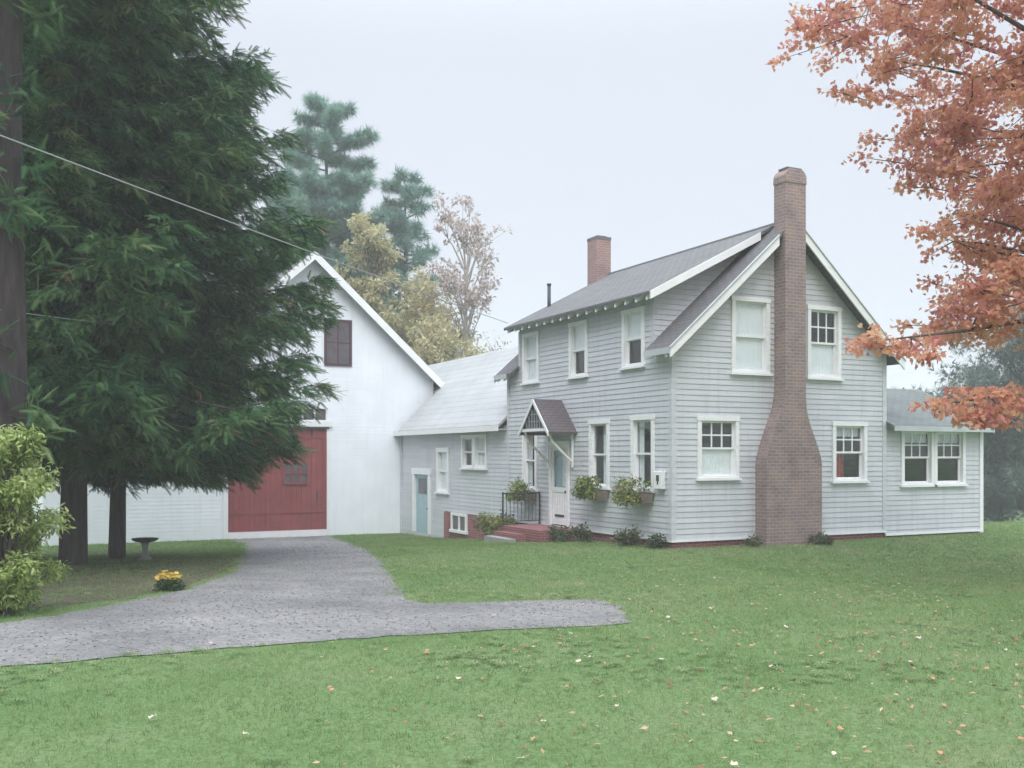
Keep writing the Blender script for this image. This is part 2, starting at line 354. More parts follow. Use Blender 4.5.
def lap(mb, P, poly, openings=(), course=.135, dep=.013, zbase=.2):
    """overlapping clapboards clipped to a convex outline, with real holes for the openings"""
    zs = [z for _, z in poly]; z0, z1 = min(zs), max(zs)
    brk = {z0, z1}; brk |= set(zs)
    for o in openings: brk |= {max(z0, min(z1, o[2])), max(z0, min(z1, o[3]))}
    k0 = math.floor((z0-zbase)/course); k1 = math.ceil((z1-zbase)/course)
    lines = [zbase+k*course for k in range(k0, k1+1)]
    brk |= {z for z in lines if z0 < z < z1}
    bs = sorted(brk); bs = [b for i, b in enumerate(bs) if i == 0 or b-bs[i-1] > 1e-5]
    nn = lambda z, c0: dep*(1-(z-c0)/course)+.002
    for za, zb in zip(bs, bs[1:]):
        zm = (za+zb)/2; c0 = zbase+math.floor((zm-zbase)/course)*course
        e = (zb-za)*1e-4
        ra, rb = prange(poly, za+e), prange(poly, zb-e)
        if not ra or not rb: continue
        cuts = sorted((o[0], o[1]) for o in openings if o[2] <= zm <= o[3])
        la, lb = ra[0], rb[0]
        for q0, q1 in cuts+[(None, None)]:
            ea, eb = (q0, q0) if q0 is not None else (ra[1], rb[1])
            if ea-la > 1e-4 or eb-lb > 1e-4:
                mb.face(P(la, za, nn(za, c0)), P(ea, za, nn(za, c0)), P(eb, zb, nn(zb, c0)), P(lb, zb, nn(zb, c0)))
                if abs(za-c0) < 1e-4: mb.face(P(la, za, .0), P(ea, za, .0), P(ea, za, nn(za, c0)), P(la, za, nn(za, c0)))
            la, lb = q1, q1
def flat(mb, P, poly, n=0.):
    mb.face(*[P(a, z, n) for a, z in poly])

def window(parent, P, a0, a1, z0, z1, lights=(3, 2), lower=(1, 1), dress=None, cas=.11, mat='trim', label=None):
    """double hung window: casing part with sill, sash, pane, curtain under it. Returns the wall opening."""
    c = MB(); n1 = .05
    c.pbox(P, a0, a0+cas, z0, z1-cas, -.13, n1); c.pbox(P, a1-cas, a1, z0, z1-cas, -.13, n1)
    c.pbox(P, a0-.02, a1+.02, z1-cas, z1, -.13, n1+.012); c.pbox(P, a0+cas, a1-cas, z0, z0+.05, -.13, n1)
    w = c.build('window', M[mat], parent)
    if label: w['label'] = label
    s = MB(); s.pbox(P, a0-.05, a1+.05, z0-.055, z0-.002, -.02, n1+.05); s.build('sill', M[mat], w)
    b0, b1, y0, y1 = a0+cas, a1-cas, z0+.05, z1-cas; zm = (y0+y1)/2
    pn = MB()
    for (q0, q1, lt, nn) in ((zm-.02, y1, lights, -.035), (y0, zm+.02, lower, -.075)):
        m = MB(); t = .05
        m.pbox(P, b0, b0+t, q0, q1, nn-.035, nn); m.pbox(P, b1-t, b1, q0, q1, nn-.035, nn)
        m.pbox(P, b0+t, b1-t, q0, q0+t, nn-.035, nn); m.pbox(P, b0+t, b1-t, q1-t, q1, nn-.035, nn)
        cx, cz = lt; ww = b1-b0-2*t; hh = q1-q0-2*t
        for i in range(1, cx): m.pbox(P, b0+t+ww*i/cx-.019, b0+t+ww*i/cx+.019, q0+t, q1-t, nn-.03, nn-.005)
        for i in range(1, cz): m.pbox(P, b0+t, b1-t, q0+t+hh*i/cz-.019, q0+t+hh*i/cz+.019, nn-.029, nn-.006)
        m.build('sash', M[mat], w)
        pn.pane(P, b0+t-.01, b1-t+.01, q0+t-.01, q1-t+.01, nn-.018)
    pn.build('pane', M['glass'], w, fix=False)
    def cloth(mb, u0, u1, v0, v1, n=-.135, amp=.016, wl=.11):
        k = max(6, int((u1-u0)/wl*6)); ph = random.random()*6
        for i in range(k):
            f0, f1 = u0+(u1-u0)*i/k, u0+(u1-u0)*(i+1)/k
            g0, g1 = n+amp*math.sin(f0/wl*6.28+ph), n+amp*math.sin(f1/wl*6.28+ph)
            mb.face(P(f0, v0, g0), P(f1, v0, g1), P(f1, v1, g1), P(f0, v1, g0))
    bw = b1-b0
    if dress == 'lace':
        for u0, u1 in ((b0, b0+bw*.34), (b1-bw*.34, b1)):
            m = MB(); cloth(m, u0, u1, y0, y1); m.build('curtain', M['curtain'], w, fix=False)
    elif dress == 'left':
        m = MB(); cloth(m, b0, b0+bw*.55, y0, y1); m.build('curtain', M['curtain'], w, fix=False)
    if dress in ('shade', 'topshade'):
        m = MB(); cloth(m, b0+.01, b1-.01, zm+.02, y1-.01, n=-.066, amp=.002); m.build('roller_shade', M['shade'], w, fix=False)
    if dress in ('shade', 'halfshade'):
        m = MB(); cloth(m, b0+.01, b1-.01, y0+.01, zm, n=-.106, amp=.002); m.build('roller_shade', M['shade'], w, fix=False)
    if dress == 'red':
        m = MB(); cloth(m, b0, b0+bw*.42, y0, zm+.0, n=-.118, amp=.006); m.build('curtain', M['redcloth'], w, fix=False)
        m = MB(); cloth(m, b0, b1, y1-.28, y1, amp=.01); m.build('valance', M['curtain'], w, fix=False)
    elif dress == 'valance':
        m = MB(); cloth(m, b0, b1, y1-.3, y1, amp=.012); m.build('valance', M['curtain'], w, fix=False)
    return (a0+.03, a1-.03, z0+.0, z1-.03)

def board(mb, p, q, dz, t):             # board along p->q hanging dz below the line, thickness vector t
    p, q = Vector(p), Vector(q); t = Vector(t); d = Vector((0, 0, dz))
    mb.hexa([p-d, q-d, q-d+t, p-d+t, p, q, q+t, p+t])

# ================================================================== FARMHOUSE
RX = 3.515; RZ = 8.10; SL = .89
W_, D_ = 7.03, 8.86
rz = lambda x: RZ-SL*abs(x-RX)
house = thing('farmhouse', 'grey-blue two-storey clapboard farmhouse with tall brick chimney on its gable end', 'house', (3.5, 4.4, 0))
PG = pY(0); PL = pX(0)
og = [window(house, PG, 1.78, 2.99, 4.30, 6.2, (1, 1), (1, 1), 'shade', label='upper gable window with pale shade drawn down'),
      window(house, PG, 4.24, 5.40, 4.26, 6.14, (3, 2), (1, 1), 'halfshade', label='upper gable window with small panes above'),
      window(house, PG, .74, 2.0, 1.68, 3.2, (3, 2), (1, 1), 'halfshade'),
      window(house, PG, 5.11, 6.33, 1.56, 3.13, (3, 2), (1, 1), 'red', label='lower gable window with dark red cloth inside')]
ol = [window(house, PL, 1.14, 2.15, 4.50, 5.98, (1, 1), (1, 1), 'topshade'),
      window(house, PL, 3.91, 4.9, 4.44, 5.98, (1, 1), (1, 1), 'topshade'),
      window(house, PL, 6.75, 7.78, 4.46, 5.98, (1, 1), (1, 1), 'shade'),
      window(house, PL, .71, 1.73, 1.38, 3.24, (1, 1), (1, 1), 'lace'),
      window(house, PL, 2.78, 3.8, 1.38, 3.2, (1, 1), (1, 1), 'left'),
      window(house, PL, 6.86, 7.80, 1.2, 3.02, (1, 1), (1, 1), 'lace')]
DY0, DY1 = 4.9, 6.06                    # door casing along the left wall
ol.append((DY0+.04, DY1-.04, .2, 2.62))
wl = MB()
lap(wl, PG, [(0, .2), (W_, .2), (W_, rz(W_)-.02), (RX, RZ-.02), (0, rz(0)-.02)], og)
lap(wl, PL, [(0, .2), (D_, .2), (D_, rz(0)), (0, rz(0))], ol)
lap(wl, PL, [(.75, rz(0)), (8.05, rz(0)), (8.05, 6.2), (.75, 6.2)], ol)
wl.build('wall', M['siding'], house, fix=False)
ck = MB(); dz = lambda x: 6.12+(x+.4)*(RZ+.03-6.12)/(RX+.4)
lap(ck, pY(.75), [(0, rz(0)), (RX, RZ-.02), (0, dz(0)-.05)], ())
ck.build('dormer_wall', M['siding'], house, fix=False); ck = MB()
lap(ck, lambda a, z, n: (a, 8.05+n, z), [(0, rz(0)), (RX, RZ-.02), (0, dz(0)-.05)], ())
ck.build('dormer_wall', M['siding'], house, fix=False)
bk = MB()
flat(bk, pY(D_), [(0, .2), (W_, .2), (W_, rz(W_)), (RX, RZ), (0, rz(0))])
flat(bk, pX(W_), [(0, .2), (D_, .2), (D_, rz(W_)), (0, rz(W_))])
bk.build('rear_wall', M['siding'], house, fix=False)
fl = MB(); fl.box(.1, W_-.1, .15, D_-.1, .12, .24); fl.box(.1, W_-.1, .3, D_-.1, 3.5, 3.7); fl.build('floor', M['interior'], house)
pt = MB(); pt.box(.1, W_-.1, 2.6, 2.7, .3, 3.4); pt.box(3.6, 3.7, 2.9, 8.6, .3, 3.4); pt.box(1.7, W_-1.6, 3.0, 3.1, 3.8, 6.2); pt.box(2.2, 2.3, 3.2, 8.5, 3.8, 6.4)
pt.build('inner_wall', M['interior'], house)
fd = MB(); fd.box(.03, W_-.03, .03, D_-.03, -1.4, .19); fd.build('foundation', M['brickbase'], house)
wt = MB(); wt.box(-.035, 2.5, -.035, .0, .15, .2); wt.build('water_table', M['trim'], house); wt = MB(); wt.box(4.37, W_+.02, -.035, .0, .15, .2); wt.box(-.035, 0., .004, D_, .15, .2)
wt.build('water_table', M['trim'], house)
for x0, x1, y0, y1, z1 in ((-.028, .11, -.03, -.0, rz(0)), (-.03, -.0, -.028, .11, rz(0)), (W_-.11, W_+.03, -.03, 0., rz(W_)), (-.03, 0., D_-.13, D_+.02, rz(0)), (-.03, 0., 7.93, 8.07, 6.1), (-.03, 0., .73, .87, 6.1)):
    cb = MB(); cb.box(x0, x1, y0, y1, .2 if z1 < 6 else 5.0, z1); cb.build('corner_board', M['siding'], house)
# --- roofs
t = .1
rr = MB(); rr.slab([(RX, -.35, RZ+.1), (7.33, -.35, rz(7.33)+.1), (7.33, 9.2, rz(7.33)+.1), (RX, 9.2, RZ+.1)], t)
rr.slab([(-.3, -.35, rz(-.3)+.1), (RX, -.35, RZ+.1), (RX, .9, RZ+.1), (-.3, .74, rz(-.3)+.1)], t)
rr.slab([(-.3, 8.06, rz(-.3)+.1), (RX, 7.9, RZ+.1), (RX, 9.2, RZ+.1), (-.3, 9.2, rz(-.3)+.1)], t)
roof = rr.build('roof', M['roofdark'], house)
dr = MB(); dr.slab([(-.4, .32, dz(-.4)+.1), (RX+.02, .32, RZ+.14), (RX+.02, 8.35, RZ+.14), (-.4, 8.35, dz(-.4)+.1)], .09)
dr.build('dormer_roof', M['roof'], house)
for xa, xb in ((-.32, 2.985), (7.35, 3.84)):
    rk = MB(); board(rk, (xa, -.353, rz(xa)+.1), (xb, -.353, rz(xb)+.1), .24, (0, -.04, 0)); rk.build('rake_board', M['trim'], house)
rk = MB(); board(rk, (-.32, 9.203, rz(-.32)+.1), (RX, 9.203, RZ+.1), .24, (0, .04, 0))
rk.build('rake_board', M['trim'], house)
for xa, xb in ((-.34, 2.985), (7.37, 3.84)):
    rg = MB(); board(rg, (xa, -.36, rz(xa)+.135), (xb, -.36, rz(xb)+.135), .034, (0, -.06, 0)); rg.build('drip_edge', M['soffit'], house)
bg = MB(); board(bg, (-.42, .317, dz(-.42)+.1), (2.97, .317, dz(2.97)+.1), .2, (0, -.035, 0)); bg.build('barge_board', M['trim'], house)
ff = MB(); ff.box(-.345, -.303, -.35, .7, rz(-.3)-.06, rz(-.3)+.09); ff.build('fascia', M['soffit'], house); ff = MB(); ff.box(-.345, -.303, 8.36, 9.2, rz(-.3)-.06, rz(-.3)+.09)
ff.build('fascia', M['soffit'], house)
sf = MB()
sf.face((-.29, -.3, rz(-.3)-.02), (0, -.3, rz(-.3)-.02), (0, .7, rz(-.3)-.02), (-.29, .7, rz(-.3)-.02)); sf.build('soffit', M['soffit'], house, fix=False)
for i in range(17):                     # exposed rafter tails under the dormer eave
    y = .5+i*.475; m = MB(); s_ = (RZ+.03-6.12)/(RX+.4)
    xa, xb = -.37, .0
    m.hexa([(xa, y, dz(xa)-.11), (xb, y, dz(xb)-.13), (xb, y+.07, dz(xb)-.13), (xa, y+.07, dz(xa)-.11),
            (xa, y, dz(xa)+.005), (xb, y, dz(xb)+.005), (xb, y+.07, dz(xb)+.005), (xa, y+.07, dz(xa)+.005)])
    m.build('rafter_tail', M['trim'], house)
for y in (-.2, .25, 8.5, 8.95):
    m = MB(); xa, xb = -.3, 0.
    m.hexa([(xa, y, rz(xa)-.13), (xb, y, rz(xb)-.15), (xb, y+.08, rz(xb)-.15), (xa, y+.08, rz(xa)-.13), (xa, y, rz(xa)-.005), (xb, y, rz(xb)-.005), (xb, y+.08, rz(xb)-.005), (xa, y+.08, rz(xa)-.005)])
    m.build('rafter_tail', M['trim'], house)
rd = MB(); rd.tube([(RX+.01, .1, RZ+.12), (RX+.01, 9.2, RZ+.12)], [.06, .06], 8); rd.build('ridge_cap', M['roof'], house)
# --- gable chimney
lft = [(2.54, -.5), (2.54, 2.02), (2.57, 2.22), (2.65, 2.45), (2.75, 2.7), (2.85, 2.94), (2.96, 3.18), (3.06, 3.42), (3.12, 3.7), (3.15, 3.95)]
rgt = [(3.82, 3.95), (3.825, 3.7), (3.85, 3.42), (3.91, 3.18), (4.01, 2.94), (4.12, 2.7), (4.23, 2.45), (4.32, 2.22), (4.36, 2.02), (4.36, -.5)]
ch = MB(); ch.prism(lft+rgt, PG, .0, .42); ch.box(3.15, 3.82, -.42, .0, 3.95, 9.1)
chim = ch.build('chimney', M['brickchim'], house)
cc = MB(); cc.prism([(3.135, 9.1), (3.14, 9.28), (3.19, 9.38), (3.28, 9.45), (3.69, 9.45), (3.78, 9.38), (3.83, 9.28), (3.835, 9.1)], pY(0), -.012, .435)
cc.build('chimney_cap', M['brickchim'], chim)
cc = MB(); cc.box(3.25, 3.72, -.38, -.05, 9.45, 9.5); cc.build('flue', M['cap'], chim)
c2 = MB(); c2.box(3.0, 3.56, 8.38, 8.95, 6.6, 9.35); r2 = c2.build('chimney', M['brickrear'], house)
r2['label'] = 'short plain brick chimney at the rear ridge'
c2 = MB(); c2.box(2.99, 3.57, 8.37, 8.96, 9.35, 9.45); c2.box(3.1, 3.46, 8.48, 8.85, 9.45, 9.5); c2.build('chimney_cap', M['cap'], r2)
vp = MB(); vp.tube([(1.0, 7.96, 6.6), (1.0, 7.96, 7.6)], [.055, .055], 12); vp.tube([(1.0, 7.96, 7.6), (1.0, 7.96, 7.66)], [.07, .07], 12); vp.build('vent_pipe', M['pipe'], house, True)
# --- door
dm = MB(); PDR = PL
dm.pbox(PL, DY0, DY0+.12, .2, 2.5, -.12, .055); dm.pbox(PL, DY1-.12, DY1, .2, 2.5, -.12, .055); dm.pbox(PL, DY0-.03, DY1+.03, 2.5, 2.66, -.12, .07)
door = dm.build('door_frame', M['trim'], house)
d2 = MB(); y0, y1 = DY0+.12, DY1-.12
for b_ in ((y0, y0+.11, .24, 2.5), (y1-.11, y1, .24, 2.5), (y0+.11, y1-.11, 2.38, 2.5), (y0+.11, y1-.11, 1.18, 1.32), (y0+.11, y1-.11, .24, .42)): d2.pbox(PL, *b_, -.02, .02)
d2.pbox(PL, y0+.11, y1-.11, .42, 1.18, -.015, .0)
for k in range(1, 5): d2.pbox(PL, y0+.11+k*.14, y0+.15+k*.14, .5, 1.12, .0, .012)
dd = d2.build('storm_door', M['trim'], door)
dp = MB(); dp.pane(PL, y0+.1, y1-.1, 1.3, 2.4, .0); dp.build('pane', M['glass'], door, fix=False)
dk = MB(); dk.pbox(PL, y0+.2, y1-.2, .47, .53, .012, .03); dk.build('mail_slot', M['iron'], door); dk = MB(); dk.tube([PL(y0+.055, 1.2, .02), PL(y0+.055, 1.2, .07)], [.025, .03], 8); dk.build('handle', M['iron'], door)
db = MB(); db.pbox(PL, y0, y1, .24, 2.5, -.1, -.07); db.build('inner_door', M['bluedoor'], door)
dc = MB(); dc.face(PL(y0+.1, 1.35, -.04), PL(y0+.38, 1.35, -.04), PL(y0+.38, 2.4, -.04), PL(y0+.1, 2.4, -.04)); dc.build('curtain', M['curtain'], door, fix=False)
# --- door hood
HC = 5.38; HX = -.92; hp = 3.84; he = 3.0; hw = .80
hs = (hp-he)/hw
hd = MB()
for sg in (1, -1):
    hd.slab([(HX, HC, hp), (0.02, HC, hp), (.02, HC+sg*(hw+.1), he-.1*hs), (HX, HC+sg*(hw+.1), he-.1*hs)], .07)
hood = hd.build('door_hood', M['hoodroof'], house)
for sg in (1, -1):
    hb = MB(); board(hb, (HX-.003, HC, hp), (HX-.003, HC+sg*(hw+.1), he-.1*hs), .12, (-.03, 0, 0)); hb.build('rake_board', M['trim'], hood)
hf = MB(); hf.box(HX, HX+.07, HC-hw, HC+hw, he-.08, he+.0)
for sg in (1, -1): hf.box(HX+.07, 0, HC+sg*(hw-.1)-.035, HC+sg*(hw-.1)+.035, he-.08, he)
hf.build('beam', M['trim'], hood)
hl = MB()
for k in range(-4, 5):
    yy = HC+k*.16; top = hp-hs*abs(k*.16)-.13
    if top > he+.06: hl.box(HX+.02, HX+.05, yy-.02, yy+.02, he, top)
for k, zz in enumerate((he+.2, he+.4)):
    wv = (hp-.13-zz)/hs; hl.box(HX+.022, HX+.048, HC-wv, HC+wv, zz-.015, zz+.015)
M['lattice'] = painted('weathered_lattice', (.22, .24, .25)); hl.build('lattice', M['lattice'], hood)
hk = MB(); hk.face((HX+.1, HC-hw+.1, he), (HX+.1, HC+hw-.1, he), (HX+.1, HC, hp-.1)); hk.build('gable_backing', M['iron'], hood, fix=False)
for sg in (1, -1):
    yy = HC+sg*(hw-.1); bm_ = MB()
    bm_.tube([(HX+.08, yy, he-.06), (HX+.2, yy, he-.35), (-.35, yy, he-.7), (-.05, yy, he-.95)], [.035]*4, 6)
    bm_.box(-.075, -.03, yy-.04, yy+.04, he-1.1, he-.08)
    bm_.build('bracket', M['trim'], hood)
# --- side wing (sun room)
PW = pY(.05); wx0, wx1, wy1 = 7.062, 10.92, 4.6
ow = [window(house, PW, 7.67, 8.94, 1.42, 3.0, (3, 2), (1, 1), 'valance'), window(house, PW, 8.95, 10.21, 1.42, 3.0, (3, 2), (1, 1), 'valance')]
ow = [(7.7, 10.18, 1.42, 2.97)]
ww = MB(); lap(ww, PW, [(wx0, .1), (wx1, .1), (wx1, 3.05), (wx0, 3.05)], ow)
rdg = 4.22; yc = 2.3
lap(ww, lambda a, z, n: (wx1+n, a, z), [(.05, .1), (wy1, .1), (wy1, 3.05), (yc, rdg-.05), (.05, 3.05)], ())
flat(ww, pY(wy1), [(wx0, .1), (wx1, .1), (wx1, 3.05), (wx0, 3.05)])
ww.build('wing_wall', M['siding'], house, fix=False)
wc = MB(); wc.box(wx1-.1, wx1+.035, .01, .05, -.06, 3.0); wc.box(wx1, wx1+.035, .052, .17, .05, 3.0); wc.build('wing_corner_board', M['trim'], house)
wb = MB(); wb.box(wx0, wx1-.1, .005, .05, .05, .1); wb.build('wing_sill_board', M['trim'], house)
wf = MB(); wf.box(wx0, wx1-.05, .12, wy1-.05, .0, .05); wf.box(wx0, wx1, .3, wy1-.05, -2., -.005)
for x_ in (7.1, 8.0, 9.2, 10.4): wf.box(x_, x_+.4, .08, .29, -.6, .0)
wf.build('wing_foundation', M['brickbase'], house)
wr = MB(); e_ = (3.02-(rdg))/( -.28-yc)
wr.slab([(wx0-.02, -.28, 3.05), (wx1+.08, -.28, 3.05), (wx1+.08, yc, rdg+.05), (wx0-.02, yc, rdg+.05)], .09)
wr.slab([(wx0-.02, yc, rdg+.05), (wx1+.08, yc, rdg+.05), (wx1+.08, wy1+.3, 3.05), (wx0-.02, wy1+.3, 3.05)], .09)
wr.build('wing_roof', M['wingroof'], house)
wg = MB(); wg.box(wx0, wx1+.08, -.33, -.283, 2.9, 3.04); wg.build('wing_fascia', M['soffit'], house); wg = MB(); board(wg, (wx1+.083, -.3, 3.04), (wx1+.083, yc, rdg+.04), .18, (.03, 0, 0)); wg.build('wing_rake_board', M['soffit'], house)
wi = MB(); wi.box(wx0+.1, wx1-.1, .25, wy1-.1, .06, .16); wi.build('wing_floor', M['interior'], house)

# wall box beside the last window of the left wall
mbx = thing('wall_box', 'small white box with a dark spot, fixed to siding right of the last ground-floor window', 'box', (-.02, .4, 1.45))
m = MB(); m.pbox(PL, .22, .56, 1.42, 1.86, .025, .15); m.build('case', M['trim'], mbx, bevel=.02)
m = MB(); m.pbox(PL, .33, .43, 1.62, 1.76, .151, .165); m.pbox(PL, .36, .40, 1.54, 1.62, .151, .163); m.build('slot', M['iron'], mbx)

# ================================================================== STOOP
st = thing('brick_stoop', 'red brick entrance stoop with two steps below the white storm door', 'stoop', (-.75, 5.2, -.1))
m = MB(); m.box(-1.35, -.04, 4.2, 6.75, -.6, .19); m.build('platform', M['stoop'], st)
m = MB(); m.box(-1.62, -1.352, 5.0, 6.6, -.6, .04); m.build('step', M['stoop'], st)
m = MB(); m.box(-1.9, -1.622, 5.1, 6.6, -.6, -.09); s2 = m.build('step', M['stone'], st); s2['label'] = 'pale lowest step'
yy = 6.62
m = MB(); m.tube([(-.06, yy, 1.12), (-1.28, yy, 1.12)], [.02, .02], 8); m.tube([(-.06, yy, .3), (-1.28, yy, .3)], [.014, .014], 8)
for x_ in (-.06, -1.28): m.box(x_-.02, x_+.02, yy-.02, yy+.02, .19, 1.16)
rl = m.build('railing', M['iron'], st)
for k in range(1, 10):
    m = MB(); x_ = -.06-k*.122; m.tube([(x_, yy, .3), (x_, yy, 1.12)], [.009, .009], 6); m.build('baluster', M['iron'], rl)

# ================================================================== leaf templates
LEAF = ([(0, 0, 0), (.45, .22, .04), (1, 0, -.05), (.45, -.22, .04)], [(0, 1, 2, 3)])
MAPLE = ([(0, 0, 0), (.12, .28, .02), (.30, .48, -.04), (.45, .24, .03), (.72, .34, -.05), (.70, .12, .02), (1, 0, -.08), (.70, -.12, .02), (.72, -.34, -.05), (.45, -.24, .03), (.30, -.48, -.04), (.12, -.28, .02)],
         [(0, 1, 2, 3), (0, 3, 4, 5), (0, 5, 6, 7), (0, 7, 8, 9), (0, 9, 10, 11)])
def twig_template(pairs=6, w=.30, hang=.12):
    v = [(0, .012, 0), (0, -.012, 0), (1, 0, -hang)]; f = [(0, 1, 2)]
    for i in range(pairs):
        x = .06+i*.92/pairs; wd = w*(1-.65*i/pairs)
        for sg in (1, -1):
            k = len(v); z0 = -hang*x*x
            v += [(x, 0, z0), (x+.07, 0, z0-.01), (x+.13, sg*wd, z0-.06)]; f.append((k, k+1, k+2) if sg > 0 else (k+1, k, k+2))
    return v, f
TWIG = twig_template(12, .21)
TUFT = ([], [])
for k in range(9):
    w_ = 2*math.pi*k/9; l_ = .8+.2*math.sin(k*2.3); c_ = (math.cos(w_)*.55, math.sin(w_)*.55)
    i = len(TUFT[0]); p_ = (-c_[1]*.11, c_[0]*.11)
    TUFT[0].extend([(0+p_[0]*.3, p_[1], 0), (0-p_[0]*.3, -p_[1], 0), (l_, c_[0]*.9, c_[1]*.9)]); TUFT[1].append((i, i+1, i+2))

def unit(v): return v/(np.linalg.norm(v, axis=-1, keepdims=True)+1e-9)

def blob_leaves(name, centers, radii, n, size, mat, parent, tmpl=LEAF, flat_=1., up=.3, shell=.5, tone=None):
    """leaves through the volume of several clumps"""
    centers = np.asarray(centers, float); radii = np.asarray(radii, float)
    w = radii**2; idx = rng.choice(len(centers), n, p=w/w.sum())
    d = unit(rng.normal(size=(n, 3))); r = (shell+(1-shell)*rng.random(n))**.8*rng.random(n)**.25
    off = d*r[:, None]*radii[idx][:, None]; off[:, 2] *= flat_
    P = centers[idx]+off
    ax = unit(d*.6+rng.normal(size=(n, 3))*.7+np.array([0, 0, -.25]))
    nr = unit(rng.normal(size=(n, 3))*.6+np.array([0, 0, up+.4]))
    t = rng.random(len(centers))[idx]*.4+rng.random(n)*.6 if tone is None else tone
    return scatter(name, *tmpl, P, ax, nr, size*(.7+.6*rng.random(n)), mat, parent, t)

# ================================================================== planters, shrubs
GB = 'window boxes under the ground-floor windows'
for y0, y1, z, lab in ((.72, 1.72, 1.30, 'wooden window box with reddish and white blooms under the window nearest the house corner'),
                       (2.8, 3.78, 1.30, 'wooden window box of yellow-green trailing plants under the middle window'),
                       (6.88, 7.78, 1.12, 'wooden window box of green plants under the window left of the door')):
    o = thing('window_box', lab, 'window box', (-.2, (y0+y1)/2, z-.25), GB)
    m = MB(); m.hexa([(-.38, y0, z-.24), (-.06, y0, z-.24), (-.06, y1, z-.24), (-.38, y1, z-.24), (-.44, y0-.02, z), (-.06, y0-.02, z), (-.06, y1+.02, z), (-.44, y1+.02, z)]); m.build('box', M['wood'], o)
    cs = [(-.32+random.uniform(-.12, .06), y0+.1+(y1-y0-.1)*i/6, z+random.uniform(.06, .28)) for i in range(7)]+[(-.48, y0+.1+(y1-y0-.1)*i/5, z-.05+random.uniform(-.12, .1)) for i in range(6)]
    blob_leaves('plants', cs, [random.uniform(.17, .27) for _ in cs], 900, .1, M['planter_leaf'], o, shell=.3)
    if y0 < 1:
        blob_leaves('blossoms', [(-.46, y0+.12, z+.14), (-.45, y0+.4, z+.10)], [.09, .10], 80, .07, M['whitepetal'], o)
GS = 'low plants along the foundation'
for x_, y_, r_, n_, mt_, lab in ((-.8, 7.7, .62, 1500, 'bush', 'brownish shrub left of the brick stoop, against the wall'), (-.7, 8.75, .34, 600, 'bush', 'small dark shrub at the back corner of the farmhouse wall'),
        (-1.3, 7.15, .58, 1100, 'planter_leaf', 'spiky yellow-green plant beside the iron railing'),
        (-.5, 3.3, .36, 600, 'bush', 'low clump right of the brick stoop'), (-1.0, 3.75, .34, 500, 'bush', 'low grey-green clump at the front edge of the brick stoop'),
        (-.5, 1.2, .34, 700, 'bush', 'taller wispy plant below the corner window box'), (-.35, .35, .26, 420, 'bush', 'low clump at the front corner of the farmhouse'),
        (2.1, -.45, .2, 260, 'bush', 'low clump just left of the brick chimney'),
        (4.0, -.8, .24, 400, 'bush', 'brownish clump at the foot of the brick chimney')):
    g_ = h(x_, y_); o = thing('foundation_plant', lab, 'plant', (x_, y_, g_), GS)
    tall = r_*1.1
    cs = [(x_+random.uniform(-1, 1)*r_*.7, y_+random.uniform(-1, 1)*r_*1.1, g_+random.uniform(.25, 1.)*tall) for _ in range(9)]
    blob_leaves('foliage', cs, [r_*.5]*9, n_, .1, M[mt_], o, shell=.2)
    m = MB()
    for k in range(5):
        c = cs[k]; m.tube([(x_+random.uniform(-.05, .05), y_+random.uniform(-.05, .05), g_-.05), c], [.012, .006], 5)
    m.build('stem', M['wood'], o)

# ================================================================== ELL
ell = thing('connecting_ell', 'low grey ell with pale roof joining the farmhouse to the white barn', 'building', (1.5, 13.8, -.7))
BY = 18.66
PE = pX(.012)
oe = [window(ell, PE, 13.67, 14.81, .88, 2.52, (1, 1), (1, 1), 'shade', .16), window(ell, PE, 10.44, 11.44, 1.80, 2.94, (1, 1), (1, 1), 'shade', .1), window(ell, PE, 11.46, 12.5, 1.80, 2.94, (1, 1), (1, 1), 'left', .1)]
oe = [oe[0], (10.47, 12.47, 1.80, 2.91), (15.5, 17.2, -.75, 1.65)]
m = MB(); lap(m, PE, [(8.9, .2), (BY-.02, .2), (BY-.02, 3.2), (8.9, 3.2)], oe, .135, .008)
lap(m, PE, [(14.1, -.95), (BY-.02, -.95), (BY-.02, .2), (14.1, .2)], oe, .135, .008)
flat(m, pY(8.9), [(W_, -.9), (6, -.9), (6, 3.2), (W_, 3.2)]); m.face((6., 8.9, -1), (6., 24, -1), (6., 24, 3.2), (6., 8.9, 3.2))
m.build('wall', M['siding'], ell, fix=False)
m = MB(); m.box(.03, .3, 8.9, 14.09, -1.2, .19); m.box(-.03, .03, 9.9, 14.09, -1.2, .17); m.build('foundation', M['brickbase'], ell)
w_ = MB(); P2 = pX(-.03)
w_.pbox(P2, 11.95, 12.07, -.45, .2, .0, .06); w_.pbox(P2, 13.2, 13.32, -.45, .2, .0, .06); w_.pbox(P2, 12.07, 13.2, .1, .2, .0, .06); w_.pbox(P2, 11.9, 13.37, -.5, -.4, .0, .1); w_.pbox(P2, 12.55, 12.67, -.4, .1, .0, .05)
bw = w_.build('basement_window', M['trim'], ell)
w_ = MB(); w_.pbox(P2, 12.07, 13.2, -.4, .1, .002, .02); w_.build('pane', M['hatch'], bw)
d_ = MB(); d_.pbox(PE, 15.42, 15.66, -.75, 1.5, -.1, .05); d_.pbox(PE, 17.06, 17.3, -.75, 1.5, -.1, .05); d_.pbox(PE, 15.38, 17.34, 1.5, 1.72, -.1, .065)
dr_ = d_.build('door_frame', M['trim'], ell)
d_ = MB(); d_.pbox(PE, 15.66, 17.06, -.78, 1.5, -.09, -.03); d_.build('door', M['bluedoor'], dr_)
d_ = MB(); d_.pbox(PE, 15.95, 16.8, .75, 1.35, -.03, -.02); d_.build('pane', M['hatch'], dr_)
